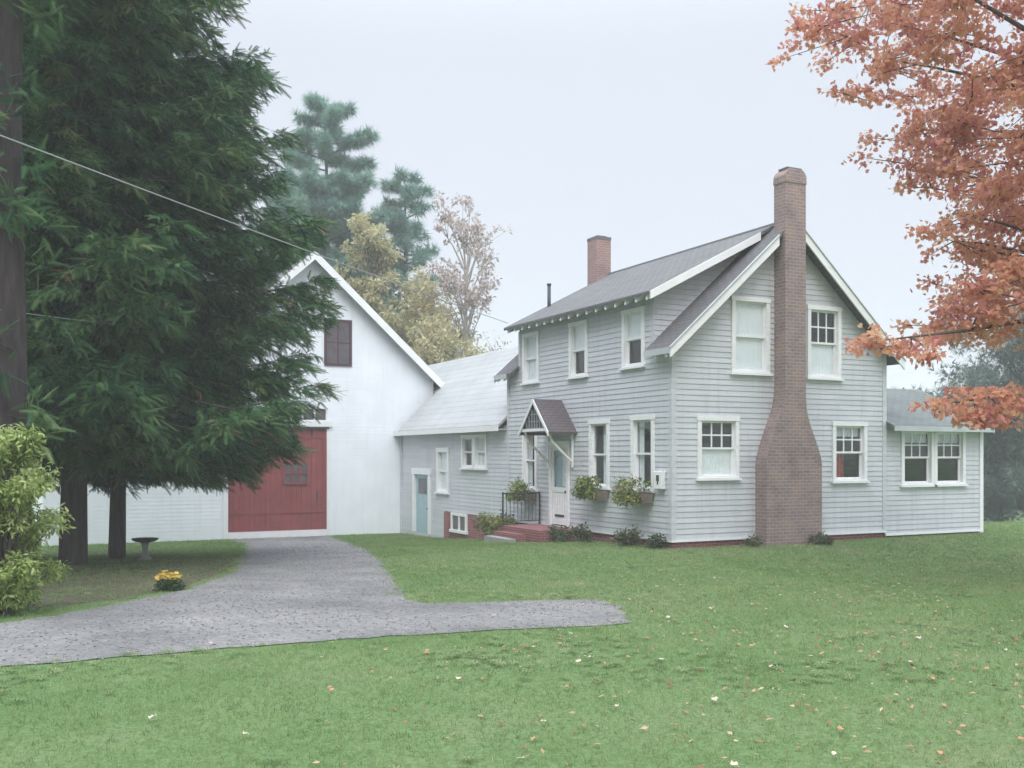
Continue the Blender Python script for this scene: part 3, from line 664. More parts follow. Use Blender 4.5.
d_ = MB(); d_.tube([PE(15.8, .2, -.03), PE(15.8, .2, .03)], [.03, .03], 8); d_.build('handle', M['iron'], dr_)
es = (6.28-3.12)/(3+.28)
ez = lambda x: 3.22+(x+.28)*es
m = MB()
m.slab([(-.28, 8.98, ez(-.28)), (3.0, 8.98, ez(3)), (3.0, BY-.4, ez(3)), (-.28, BY-.4, ez(-.28))], .1)
m.slab([(1.42, BY-.4, ez(1.42)), (3.0, BY-.4, ez(3)), (3.0, 24.2, ez(3)), (1.42, 24.2, ez(1.42))], .1)
m.slab([(3.0, 8.98, ez(3)), (6.3, 8.98, 3.22), (6.3, 24.2, 3.22), (3.0, 24.2, ez(3))], .1)
m.build('roof', M['metalroof'], ell)
m = MB(); m.box(-.33, -.285, 8.98, BY-.02, 3.02, 3.2); m.build('fascia', M['trim'], ell)
m = MB(); m.box(-.28, .0, 8.98, BY-.02, 3.06, 3.09); m.build('soffit', M['soffit'], ell)
m = MB(); m.face(*[(x, 24.0, z) for x, z in ((-.1, -1), (6, -1), (6, 3.2), (3, 6.1), (1.4, ez(1.4)-.15), (1.4, -1))][1:]); m.build('rear_wall', M['siding'], ell, fix=False)
m = MB(); m.box(-.05, .012, BY-.16, BY-.02, -.95, 3.05); m.build('corner_board', M['siding'], ell)

# ================================================================== BARN
barn = thing('barn', 'tall white gabled barn with a big dark red door behind the spruces', 'barn', (-3.68, 25, -.9))
PB = pY(BY); BX = -3.68; bs_ = .917; BP = 10.05
bz = lambda x: BP-bs_*abs(x-BX)
x0, x1 = -8.75, 1.4; lx = -13.2
ob = [(-6.9, -3.1, -1.2, 3.33), (-6.9, -3.1, 3.62, 4.06), (-3.15, -2.13, 5.8, 7.58)]
m = MB(); lap(m, PB, [(x0, -1.2), (x1, -1.2), (x1, bz(x1)), (BX, BP), (x0, bz(x0))], ob, .14, .005, 0.)
lap(m, PB, [(lx, -1.2), (x0, -1.2), (x0, 4.3), (lx, 2.7)], (), .14, .005, 0.)
flat(m, pX(x1), [(BY, -1.2), (34, -1.2), (34, bz(x1)), (BY, bz(x1))]); flat(m, pX(lx), [(BY, -1.2), (34, -1.2), (34, 2.7), (BY, 2.7)])
flat(m, pX(x0), [(BY, 2.), (34, 2.), (34, bz(x0)), (BY, bz(x0))])
flat(m, pY(34), [(lx, -2), (x1, -2), (x1, bz(x1)), (BX, BP), (x0, bz(x0)), (x0, 4.2), (lx, 2.7)])
m.build('wall', M['barn_white'], barn, fix=False)
m = MB()
for sg in (1, -1):
    xe = BX+sg*5.53; m.slab([(BX, BY-.4, BP+.12), (xe, BY-.4, bz(xe)+.12), (xe, 34.4, bz(xe)+.12), (BX, 34.4, BP+.12)], .12)
m.slab([(x0, BY-.3, 4.45), (lx-.3, BY-.3, 2.75), (lx-.3, 34.3, 2.75), (x0, 34.3, 4.45)], .1)
m.build('roof', M['roof'], barn)
for sg in (1, -1):
    m = MB(); xe = BX+sg*5.53; board(m, (xe, BY-.403, bz(xe)+.12), (BX, BY-.403, BP+.12), .36, (0, -.05, 0)); m.build('rake_board', M['trim'], barn)
m = MB(); m.box(x1-.14, x1+.0, BY-.05, BY, -1.2, bz(x1)-.1); m.build('corner_board', M['trim'], barn); m = MB(); m.box(-7.08, -6.9, BY-.07, BY, -1.2, 3.45); m.box(-3.1, -2.98, BY-.05, BY, -1.2, 3.33); m.box(-7.08, -2.9, BY-.09, BY, 3.36, 3.58)
m.build('door_casing', M['trim'], barn)
m = MB()
for k in range(19):
    a = -6.88+k*.199
    m.pbox(PB, a, a+.193, -.66, 3.33, -.06+.004*(k % 2), -.015+.005*((k*7) % 3))
for zz in (.0, 2.9): m.pbox(PB, -6.88, -3.12, zz, zz+.12, -.005, .012)
m.pbox(PB, -3.2, -3.105, -.66, 3.33, -.004, .03)
bd = m.build('barn_door', M['barn_red'], barn)
m = MB(); wx, wz = (-4.78, -3.84), (1.14, 1.95)
m.pbox(PB, wx[0], wx[1], wz[0], wz[1], .0, .018); m.build('pane', M['hatch'], bd)
m = MB()
for i in range(4): q = wx[0]+(wx[1]-wx[0])*i/3; m.pbox(PB, q-.03, q+.03, wz[0]-.03, wz[1]+.03, .018, .04)
for i in range(3): q = wz[0]+(wz[1]-wz[0])*i/2; m.pbox(PB, wx[0]-.03, wx[1]+.03, q-.03, q+.03, .019, .042)
m.build('muntin', M['barn_red'], bd)
m = MB(); m.pbox(PB, -6.95, -3.02, 3.27, 3.34, .03, .09); m.build('door_track', M['iron'], barn)
for a in (-6.4, -5.2, -3.7):
    m = MB(); m.pbox(PB, a-.04, a+.04, 2.95, 3.3, .013, .035); m.build('strap', M['iron'], bd)
m = MB(); m.tube([PB(-3.5, .5, .02), PB(-3.5, .5, .08), PB(-3.5, .85, .08), PB(-3.5, .85, .02)], [.018]*4, 6); m.build('handle', M['iron'], bd)
m = MB(); m.pbox(PB, -6.9, -3.1, -1.3, -.67, -.3, .06); m.build('door_sill', M['trim'], barn)
m = MB(); m.pbox(PB, -6.9, -3.1, 3.62, 4.06, -.08, -.03); tr_ = m.build('transom', M['hatch'], barn)
m = MB()
for i in range(9): q = -6.9+3.8*i/8; m.pbox(PB, q-.03, q+.03, 3.62, 4.06, -.03, .02)
m.build('muntin', M['trim'], tr_)
m = MB(); hx0, hx1, hz0, hz1 = -3.2, -2.08, 5.76, 7.6
ob_ = 0.
m.pbox(PB, hx0, hx0+.1, hz0, hz1, -.05, .05); m.pbox(PB, hx1-.1, hx1, hz0, hz1, -.05, .05); m.pbox(PB, hx0+.1, hx1-.1, hz1-.1, hz1, -.05, .05); m.pbox(PB, hx0+.1, hx1-.1, hz0, hz0+.1, -.05, .05)
ht = m.build('loft_window', M['darktrim'], barn)
m = MB(); m.pbox(PB, hx0+.1, hx1-.1, hz0+.1, hz1-.1, -.05, .02); m.build('pane', M['hatch'], ht)
m = MB(); q = (hx0+hx1)/2; m.pbox(PB, q-.025, q+.025, hz0+.1, hz1-.1, .02, .035); m.pbox(PB, hx0+.1, hx1-.1, 6.66, 6.71, .021, .036); m.build('muntin', M['darktrim'], ht)

# ================================================================== GROUND
def pip(px, py, poly):
    px = np.asarray(px); py = np.asarray(py); ins = np.zeros(px.shape, bool); n = len(poly)
    for i in range(n):
        x1_, y1_ = poly[i]; x2_, y2_ = poly[(i+1) % n]
        c = ((y1_ > py) != (y2_ > py)) & (px < (x2_-x1_)*(py-y1_)/(y2_-y1_+1e-12)+x1_); ins ^= c
    return ins
DRIVE = [(-26, -17.5), (-20.5, -13.4), (-15.85, -11.21), (-15.07, -10.79), (-14.26, -10.53), (-13.09, -10.42), (-11.73, -10.34), (-10.19, -10.36), (-9.0, -10.52), (-8.3, -10.6), (-8.12, -10.5), (-7.3, -9.0), (-7.18, -8.5), (-7.25, -8.12), (-8.71, -7.9), (-9.39, -7.67), (-9.43, -7.07), (-8.89, -5.28), (-7.69, -1.27), (-6.35, 3.78), (-3.76, 13.51), (-3.0, BY-.1), (-6.95, BY-.1), (-6.7, 16.49), (-9.32, 4.06), (-10.46, -.91), (-11.76, -4.04), (-12.78, -5.68), (-13.67, -7.0), (-14.29, -7.52), (-15.32, -8.32), (-16.32, -8.81), (-21.5, -11.4), (-27, -15.0)]
BED = [(-20, -6.4), (-15.76, -6.4), (-14.3, -6.2), (-13.5, -5.9), (-12.75, -5.2), (-11.8, -3.82), (-10.59, -.85), (-9.35, 4.4), (-8.9, 9.), (-9.8, 13.0), (-12, 15.5), (-17, 15.6), (-21, 12)]
def grow(poly, jit, sub):
    out = []; n = len(poly)
    for i in range(n):
        a, b = np.array(poly[i]), np.array(poly[(i+1) % n]); l = np.linalg.norm(b-a); k = max(1, int(l/sub))
        for j in range(k):
            p = a+(b-a)*j/k; out.append((p[0]+random.uniform(-jit, jit), p[1]+random.uniform(-jit, jit)))
    return out
def sheet(name, poly, lift, mat, res=.45):
    bm = bmesh.new()
    vs = [bm.verts.new((x, y, 0)) for x, y in poly]; bm.faces.new(vs)
    xs = [p[0] for p in poly]; ys = [p[1] for p in poly]
    for ax, lo, hi in ((0, min(xs), max(xs)), (1, min(ys), max(ys))):
        q = lo+res
        while q < hi:
            co_ = (q, 0, 0) if ax == 0 else (0, q, 0); no = (1, 0, 0) if ax == 0 else (0, 1, 0)
            bmesh.ops.bisect_plane(bm, geom=bm.verts[:]+bm.edges[:]+bm.faces[:], plane_co=co_, plane_no=no); q += res
    bmesh.ops.triangulate(bm, faces=bm.faces[:])
    for v in bm.verts: v.co.z = h(v.co.x, v.co.y)+lift
    bmesh.ops.recalc_face_normals(bm, faces=bm.faces[:])
    if sum(f.normal.z for f in bm.faces) < 0: bmesh.ops.reverse_faces(bm, faces=bm.faces[:])
    me = bpy.data.meshes.new(name); bm.to_mesh(me); bm.free()
    o = bpy.data.objects.new(name, me); col.objects.link(o); me.materials.append(mat); return o
# lawn: fine near, coarse to the horizon
def axis(lo, hi, fine0, fine1, st):
    a = list(np.arange(fine0, fine1+.01, st)); s = st; q = fine1
    while q < hi: s *= 1.25; q += s; a.append(q)
    s = st; q = fine0
    while q > lo: s *= 1.25; q -= s; a.insert(0, q)
    return np.array(a)
ax_ = axis(-700, 700, -30, 30, .5); ay_ = axis(-700, 900, -26, 40, .5)
X_, Y_ = np.meshgrid(ax_, ay_); Z_ = H(X_, Y_)
Z_ = np.where(pip(X_, Y_, [(.4, .4), (6.6, .4), (6.6, 8.4), (.4, 8.4)]), -.5, Z_)
nx, ny = len(ax_), len(ay_)
vv = np.stack([X_, Y_, Z_], -1).reshape(-1, 3)
ii = np.arange(nx*ny).reshape(ny, nx); ff_ = np.stack([ii[:-1, :-1], ii[:-1, 1:], ii[1:, 1:], ii[1:, :-1]], -1).reshape(-1, 4)
me = bpy.data.meshes.new('ground'); me.from_pydata(vv.tolist(), [], ff_.tolist()); me.polygons.foreach_set('use_smooth', [True]*len(me.polygons)); me.materials.append(M['lawn'])
go = bpy.data.objects.new('ground', me); col.objects.link(go); tag(go, kind='structure')
tag(sheet('gravel_drive', grow(DRIVE, .05, .22), .009, M['gravel']), kind='structure')
tag(sheet('needle_bed', grow(BED, .12, .4), .006, M['bed']), kind='structure')
# loose stones on the drive
# grass
FOOT = [[(-.1, -.1), (7.1, -.1), (7.1, 9), (-.1, 9)], [(7, 0), (11, 0), (11, 4.7), (7, 4.7)], [(-.02, 8.8), (7, 8.8), (7, 25), (-.02, 25)], [(-13.3, BY-.1), (1.5, BY-.1), (1.5, 34), (-13.3, 34)], [(2.3, -.6), (4.5, -.6), (4.5, 0), (2.3, 0)], [(-2.1, 3.9), (0, 3.9), (0, 6.8), (-2.1, 6.8)]]
def grass_pts(n, d0, d1, pw):
    d = (d0**pw+(d1**pw-d0**pw)*rng.random(n))**(1/pw); u = (rng.random(n)*2-1)*(.58*d+5.)
    x = CAM[0]+u*CA+d*SA; y = CAM[1]-u*SA+d*CA
    k = ~pip(x+rng.normal(size=n)*.13, y+rng.normal(size=n)*.13, DRIVE)
    k &= ~(pip(x, y, BED) & (rng.random(n) < .42))
    for f_ in FOOT: k &= ~pip(x, y, f_)
    return x[k], y[k], d[k]
gx, gy, gd = grass_pts(420000, 4.3, 40, 1.0)
n = len(gx)
lean = unit(np.stack([rng.normal(size=n)*.85, rng.normal(size=n)*.85, np.ones(n)], -1))
BL = ([], [])
for k in range(4):
    w_ = k*1.7; i = len(BL[0]); dx, dy = math.cos(w_), math.sin(w_); hh = 1-.16*k
    BL[0].extend([(0, dy*.10+dx*.35, -dx*.10+dy*.35), (0, -dy*.10+dx*.35, dx*.10+dy*.35), (hh, dx*1.0, dy*1.0)]); BL[1].append((i, i+1, i+2))
hgt = (.028+.03*rng.random(n))*(1+.004*gd); wid = .028*(.5+gd*.055)
scl = np.stack([hgt, wid, wid], -1)
pts = np.stack([gx, gy, H(gx, gy)-.006], -1)
tag(scatter('lawn_grass', *BL, pts, lean, unit(rng.normal(size=(n, 3))*np.array([1, 1, .1])), scl, M['grass']), kind='stuff')
# scrappy litter on the right hand lawn, and stones loose on the drive
n = 2300; d = 4.5+18*rng.random(n)**.8; u = -.25*d+(rng.random(n)**.6)*(.85*d)
lx_ = CAM[0]+u*CA+d*SA; ly_ = CAM[1]-u*SA+d*CA; k = ~pip(lx_, ly_, DRIVE)
for f_ in FOOT: k &= ~pip(lx_, ly_, f_)
lx_, ly_ = lx_[k], ly_[k]; n = len(lx_)
tag(scatter('leaf_litter', *LEAF, np.stack([lx_, ly_, H(lx_, ly_)+.03], -1), unit(rng.normal(size=(n, 3))*np.array([1, 1, .2])), unit(rng.normal(size=(n, 3))*.4+np.array([0, 0, 1.])), .035+.03*rng.random(n), M['litter']), kind='stuff')
STONE = ([(1, 0, 0), (-.8, .2, 0), (.1, .9, 0), (0, -.9, .1), (.1, 0, .55), (0, 0, -.4)], [(0, 2, 4), (2, 1, 4), (1, 3, 4), (3, 0, 4), (2, 0, 5), (1, 2, 5), (3, 1, 5), (0, 3, 5)])
n = 45000; xs = rng.uniform(-20, -2.5, n); ys = rng.uniform(-14, 18, n); k = pip(xs+rng.normal(size=n)*.10, ys+rng.normal(size=n)*.10, DRIVE); xs, ys = xs[k], ys[k]; n = len(xs)
M['pebble'] = leafmat('pebble', [(0, (.14, .138, .14)), (.5, (.21, .208, .212)), (1, (.28, .275, .275))], 0., rough=.9)
tag(scatter('loose_gravel', *STONE, np.stack([xs, ys, H(xs, ys)+.012], -1), unit(rng.normal(size=(n, 3))*np.array([1, 1, .1])), np.tile([[0, 0, 1.]], (n, 1)), .008+.012*rng.random(n), M['pebble']), kind='stuff')

# broad-leaved weeds pressed into the lawn
wx_, wy_, wd_ = grass_pts(9000, 4.3, 20, .9); n9 = np.sin(wx_*1.3+np.sin(wy_*.9)*2)+np.sin(wy_*1.1+wx_*.4)+rng.normal(size=len(wx_))*.5; k = n9 > .9
wx_, wy_ = wx_[k], wy_[k]; n = len(wx_)
M['weed'] = leafmat('lawn_weed', [(0, (.09, .16, .055)), (.6, (.15, .22, .08)), (1, (.22, .25, .12))], .25)
ROS = ([], [])
for k in range(7):
    q = k*.9; i = len(ROS[0]); ROS[0].extend([(0, 0, 0), (.30, math.cos(q-.22)*.6, math.sin(q-.22)*.6), (.22, math.cos(q), math.sin(q)), (.30, math.cos(q+.22)*.6, math.sin(q+.22)*.6)]); ROS[1].append((i, i+1, i+2, i+3))
tag(scatter('lawn_weeds', *ROS, np.stack([wx_, wy_, H(wx_, wy_)+.012], -1), unit(np.stack([rng.normal(size=n)*.15, rng.normal(size=n)*.15, np.ones(n)], -1)), unit(rng.normal(size=(n, 3))*np.array([1, 1, .1])), .04+.04*rng.random(n), M['weed']), kind='stuff')
# fallen leaves, each one its own
def fallen_mesh(name, seed, mat):
    r_ = random.Random(seed); bm = bmesh.new()
    c = bm.verts.new((0, 0, .012)); ring = []
    prof = [1, .72, .85, .7, .8, .5, .8, .7, .85, .72]
    for i, p in enumerate(prof):
        w = 2*math.pi*i/len(prof); ring.append(bm.verts.new((p*math.cos(w)*.06, p*math.sin(w)*.06, .03*p*p*abs(math.sin(w*1.5+seed))+r_.uniform(0, .012))))
    for i in range(len(ring)): bm.faces.new((c, ring[i], ring[(i+1) % len(ring)]))
    s = bm.verts.new((-.085, .004, .02)); s2_ = bm.verts.new((-.085, -.004, .02)); bm.faces.new((ring[5], s, s2_))
    me = bpy.data.meshes.new(name); bm.to_mesh(me); bm.free(); me.materials.append(mat); return me
FM = [fallen_mesh('fallen_leaf', i, M['fall_pale']) for i in range(3)]; RM = [fallen_mesh('fallen_leaf', i+5, M['fall_rust']) for i in range(2)]
PALE = [(-1.15,4.9),(.62,8.6),(.66,8.5),(1.55,13.2),(.9,12.6),(.58,9.9),(-.95,15.6),(.55,8.3),(2.25,9.2),(2.1,8.1),(3.7,13.8),(4.3,14.2),(2.85,10.4),(1.25,8.4),(.7,6.7),(1.4,6.9),(1.9,7.2),(2.65,7.4),(.2,6.3),(-2.8,9.3),(-1.6,6.0),(3.3,8.3),(4.6,11.5),(-.4,7.6),(1.1,10.9),(2.4,12.1),(3.1,11.5),(1.75,11.2),(.05,5.5),(3.9,9.6),(2.9,6.4),(4.4,8.9),(-.2,11.4),(5.3,13),(5.8,15.2),(2.2,15.2),(3.4,16.8),(1.2,5.4),(1.8,5.6),(-2.3,6.4)]
RUST = [(2.1,7.5),(2.5,9.8),(3.5,9.9),(3.2,7.6),(1.6,7.9),(2.7,8.7),(4.2,10.6),(1.0,6.2),(.4,7.3),(-1.3,7.2),(2.0,6.1),(3.8,8.0),(4.9,10.2),(2.9,13.1),(1.3,9.6),(2.4,5.6),(-.3,9.0),(4.0,12.2),(5.0,11.8),(3.0,5.9)]
for lst, ms, lab, grp in ((PALE, FM, 'pale fallen leaf lying on the lawn', 'pale leaves fallen on the lawn'), (RUST, RM, 'rust brown fallen leaf lying on the lawn', 'rust leaves fallen on the lawn')):
    for i, (u, d) in enumerate(lst):
        x_, y_, _ = cw(u, d, 0)
        o = bpy.data.objects.new('fallen_leaf', ms[i % len(ms)]); col.objects.link(o)
        o.location = (x_, y_, h(x_, y_)+.03); o.rotation_euler = (random.uniform(-.3, .3), random.uniform(-.3, .3), random.uniform(0, 6.3)); q = random.uniform(.35, .6); o.scale = (q, q, q)
        tag(o, lab, 'leaf', grp)

# ================================================================== TREES
def spruce(x, y, label, prof, ht, nb, rt, seed, group, low=1.4):
    r_ = random.Random(seed); z0 = h(x, y)
    o = thing('spruce_tree', label, 'tree', (x, y, z0), group)
    m = MB(); pts = [(x, y, z0-.3)]+[(x+.05*math.sin(k), y, z0+ht*k/8) for k in range(9)]
    rad = [rt*1.75]+[rt*(1-.96*k/8)+.01 for k in range(9)]; rad[1] = rt*1.18
    m.tube(pts, rad, 12); mb = m
    zz = [p[0] for p in prof]; rr_ = [p[1] for p in prof]
    P = []; AX = []; NR = []; S = []; T = []
    for b in range(nb):
        f = (b+r_.random())/nb; z = low+(ht-low-.2)*(f**1.12)
        rad_ = np.interp(z, zz, rr_)*r_.uniform(.72, 1.08); w = b*2.399+r_.uniform(-.4, .4)
        dx, dy = math.cos(w), math.sin(w); droop = .28*rad_*(1-f*.9)+.1; n_ = max(4, int(rad_*7)); ph = r_.random(); bt = r_.uniform(-.22, .24)
        path = []
        for k in range(7):
            s = k/6; zz_ = z0+z+.3*rad_*f*s-droop*math.sin(s*math.pi*.62)+.30*rad_*max(0, s-.7)
            path.append((x+dx*rad_*s, y+dy*rad_*s, zz_))
        if rad_ > .6: mb.tube(path[:6], [.035*(1-.14*k)*max(.4, rad_/4) for k in range(6)], 4, False)
        pa = np.array(path)
        for k in range(int(n_*1.55)):
            s = (.10 if rad_ > 1 else .02)+.9*r_.random()**.75; j = min(5, int(s*6)); q = s*6-j; p0 = pa[j]*(1-q)+pa[j+1]*q
            sg = 1 if k % 2 else -1; wide = (.42*(1-s)+.10)*rad_*r_.random()*.66
            p0 = p0+np.array([-dy, dx, 0])*sg*wide+np.array([0, 0, -.25*wide])
            a0 = np.array([dx*(.35+s*.6), dy*(.35+s*.6), -.35+1.3*max(0, s-.75)])+np.array([-dy, dx, 0])*sg*r_.uniform(.0, .9)
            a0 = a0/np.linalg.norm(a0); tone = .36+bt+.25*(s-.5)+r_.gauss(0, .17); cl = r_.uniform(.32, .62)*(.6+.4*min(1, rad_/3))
            for q in range(17):
                t_ = r_.random(); sd = r_.uniform(-1, 1)
                P.append(p0+a0*cl*(t_-.25)+np.array([-a0[1], a0[0], 0])*sd*.2*cl+np.array([0, 0, -.28*cl*t_*t_]))
                AX.append(a0+np.array([-a0[1], a0[0], 0])*sd*.9+np.array([r_.gauss(0, .42), r_.gauss(0, .42), -.3*t_+r_.gauss(0, .40)]))
                NR.append((r_.gauss(0, .5), r_.gauss(0, .5), 1)); S.append(cl*r_.uniform(.40, .64))
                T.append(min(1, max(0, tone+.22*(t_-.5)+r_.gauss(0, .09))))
    mb.build('trunk', M['sprucebark'], o, fix=False)
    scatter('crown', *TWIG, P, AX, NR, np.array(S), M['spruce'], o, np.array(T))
    return o
GSp = 'tall spruces in front of the barn'
PROF = [(2.8, 3.3), (3.4, 4.4), (4.0, 5.0), (4.8, 5.1), (6., 4.95), (7.5, 4.75), (9.2, 4.25), (11., 3.6), (13, 2.6), (16, 1.6), (19, .9), (21.5, .3), (22, .1)]
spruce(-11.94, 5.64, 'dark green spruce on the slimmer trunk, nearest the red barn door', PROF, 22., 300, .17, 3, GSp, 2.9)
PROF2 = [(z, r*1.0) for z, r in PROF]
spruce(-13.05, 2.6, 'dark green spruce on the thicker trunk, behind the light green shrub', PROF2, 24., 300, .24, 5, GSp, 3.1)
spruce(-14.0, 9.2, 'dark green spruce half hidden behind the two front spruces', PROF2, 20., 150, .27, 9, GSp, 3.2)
# big bare trunk at the left edge
tx, ty = cw(-7.48, 14.6, 0)[:2]; g_ = h(tx, ty)
ot = thing('old_tree', 'thick brown tree trunk rising along the left edge of the photo', 'tree', (tx, ty, g_))
m = MB(); m.tube([(tx, ty, g_-.3), (tx, ty, g_+.4), (tx+.03, ty, g_+3), (tx-.03, ty, g_+7), (tx+.05, ty, g_+11), (tx, ty, g_+15)], [.52, .40, .34, .32, .28, .12], 16)
cs = []
for k in range(14):
    w = k*2.4; zb = g_+9.6+k*.42; ln = random.uniform(2., 3.4); e = (tx+math.cos(w)*ln, ty+math.sin(w)*ln, zb+random.uniform(.3, 1.2))
    m.tube([(tx, ty, zb-.3), ((tx+e[0])/2, (ty+e[1])/2, zb+.2), e], [.09, .06, .02], 6); cs += [e, ((tx+e[0])/2, (ty+e[1])/2, zb+.6)]
m.build('trunk', M['oldbark'], ot, True)
rs = [random.uniform(.7, 1.2) for _ in cs]
for k in range(26):
    w = random.uniform(-2.6, 1.2); zz = g_+random.uniform(2.2, 10.); cs.append((tx+math.cos(w)*.55, ty+math.sin(w)*.55, zz)); rs.append(random.uniform(.16, .34))
blob_leaves('crown', cs, rs, 9000, .30, M['spruce'], ot, TWIG)

def hazy_pine(px_u, d, ht, rad, label, seed, n=3800, mat='pine', cl=.25, group=None, name='pine_tree', tuft=.5):
    r_ = random.Random(seed); x, y, _ = cw(px_u*d, d, 0); z0 = h(x, y)
    o = thing(name, label, 'tree', (x, y, z0), group)
    m = MB(); m.tube([(x, y, z0-.3), (x+.1, y, z0+ht*.5), (x, y, z0+ht*.97)], [ht*.016, ht*.010, .03], 8)
    cs = []; rs = []
    nb = int(ht*3.2)
    for b in range(nb):
        f = cl+(1-cl)*(b+r_.random())/nb; w = b*2.4+r_.uniform(-.5, .5)
        ln = rad*(math.sin(min(1, (1-f)/(1-cl)*1.7+.3)*1.57))*r_.uniform(.55, 1.1); zb = z0+ht*f
        e = (x+math.cos(w)*ln, y+math.sin(w)*ln, zb+ln*r_.uniform(.0, .3))
        m.tube([(x, y, zb-.1), e], [.06, .015], 4, False)
        for q in (.5, .8, 1.05):
            cs.append((x+(e[0]-x)*q, y+(e[1]-y)*q, zb+(e[2]-zb)*q+.1)); rs.append((.33+.13*ln)*r_.uniform(.7, 1.2))
    m.build('trunk', M['pinebark'], o)
    blob_leaves('crown', cs, rs, n, tuft, M[mat], o, TUFT, .6, shell=.1)
    return o
def broadleaf(px_u, d, zc, rv, rh, label, seed, n, size, mat, bark_, tight=.28, group=None, name='deciduous_tree', rt=.15, sub=26, tmpl=LEAF):
    """trunk, forking limbs out to leaf clumps in an uneven crown"""
    r_ = random.Random(seed); x, y, _ = cw(px_u*d, d, 0); z0 = h(x, y)
    o = thing(name, label, 'tree', (x, y, z0), group)
    m = MB(); m.tube([(x, y, z0-.3), (x+.1, y, z0+(zc-z0)*.55), (x-.1, y+.1, zc+rv*.6)], [rt, rt*.75, rt*.15], 8)
    cs = []; rs = []
    for k in range(sub):
        v = Vector((r_.gauss(0, 1), r_.gauss(0, 1), r_.gauss(0, 1))).normalized()*r_.uniform(.4, 1.)
        e = Vector((x+v.x*rh, y+v.y*rh, zc+v.z*rv)); b = Vector((x, y, max(z0+1, e.z-rv*.55)))
        mid = (e+b)/2+Vector((0, 0, .2)); m.tube([b, mid, e], [rt*.35, rt*.22, .015], 5, False)
        for q in range(4):
            t_ = e+Vector((r_.gauss(0, 1), r_.gauss(0, 1), r_.gauss(0, 1)+.4))*rh*.22; m.tube([mid+(e-mid)*.4, t_], [.02, .006], 4, False)
            cs.append(t_); rs.append(rh*tight*r_.uniform(.6, 1.2))
        cs.append(e); rs.append(rh*tight*r_.uniform(.7, 1.2))
    m.build('trunk', M[bark_], o)
    blob_leaves('crown', [tuple(c) for c in cs], rs, n, size, M[mat], o, tmpl, .85, shell=.15)
    return o
GBk = 'trees behind the barn'
U = lambda px: (px-512)/1000.
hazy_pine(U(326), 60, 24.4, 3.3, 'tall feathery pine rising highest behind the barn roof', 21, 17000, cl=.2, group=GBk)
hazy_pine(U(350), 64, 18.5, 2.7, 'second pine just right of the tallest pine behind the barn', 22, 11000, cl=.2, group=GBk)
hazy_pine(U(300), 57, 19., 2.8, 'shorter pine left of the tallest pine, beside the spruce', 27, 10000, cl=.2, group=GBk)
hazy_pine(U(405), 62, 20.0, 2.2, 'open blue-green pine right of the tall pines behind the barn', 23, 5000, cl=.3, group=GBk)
broadleaf(U(370), 52, 11.4, 4.2, 1.3, 'narrow yellow tree behind the peak of the barn roof', 31, 5500, .27, 'yellow', 'pinebark', .34, GBk)
broadleaf(U(420), 53, 8.6, 2.9, 2.2, 'broad yellow-tan tree behind the right slope of the barn roof', 32, 8000, .27, 'yellow', 'birchbark', .34, GBk)
broadleaf(U(440), 50, 7.0, 2.0, 1.8, 'low tan tree with pale trunk just above the ell roof', 33, 3000, .26, 'yellow', 'birchbark', .34, GBk)
broadleaf(U(466), 51, 11.4, 4.6, 1.7, 'thin half-bare pinkish tan tree, rightmost behind the ell', 34, 3200, .24, 'tan', 'birchbark', .24, GBk)
broadleaf(U(490), 55, 6.4, 2.3, 2.2, 'bare low twiggy tree beside the farmhouse eave', 35, 1000, .2, 'tan', 'birchbark', .2, GBk)
GRt = 'evergreens beyond the side wing'
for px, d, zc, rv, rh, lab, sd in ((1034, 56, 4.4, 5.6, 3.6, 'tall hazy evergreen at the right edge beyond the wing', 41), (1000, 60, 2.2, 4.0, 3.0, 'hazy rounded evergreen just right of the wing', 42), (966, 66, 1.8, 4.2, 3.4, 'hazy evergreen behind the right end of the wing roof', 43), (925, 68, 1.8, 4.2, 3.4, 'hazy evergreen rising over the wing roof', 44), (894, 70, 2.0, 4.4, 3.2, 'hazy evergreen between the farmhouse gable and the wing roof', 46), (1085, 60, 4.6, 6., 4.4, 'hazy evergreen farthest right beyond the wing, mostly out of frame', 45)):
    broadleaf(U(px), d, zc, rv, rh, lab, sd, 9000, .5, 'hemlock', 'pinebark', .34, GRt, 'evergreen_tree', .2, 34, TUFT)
# far wood that closes the horizon
P_ = []; 
for k in range(150):
    a = -1.3+2.6*k/149; d = 170+rng.random()*50; x, y, _ = cw(math.tan(a*.75)*d, d, 0); P_.append((x, y, h(x, y)+1.5+rng.random()*2.5))
tag(blob_leaves('distant_wood', P_, [3.2+2*rng.random() for _ in P_], 16000, 2.2, M['hemlock'], None, TUFT, .8), kind='stuff')

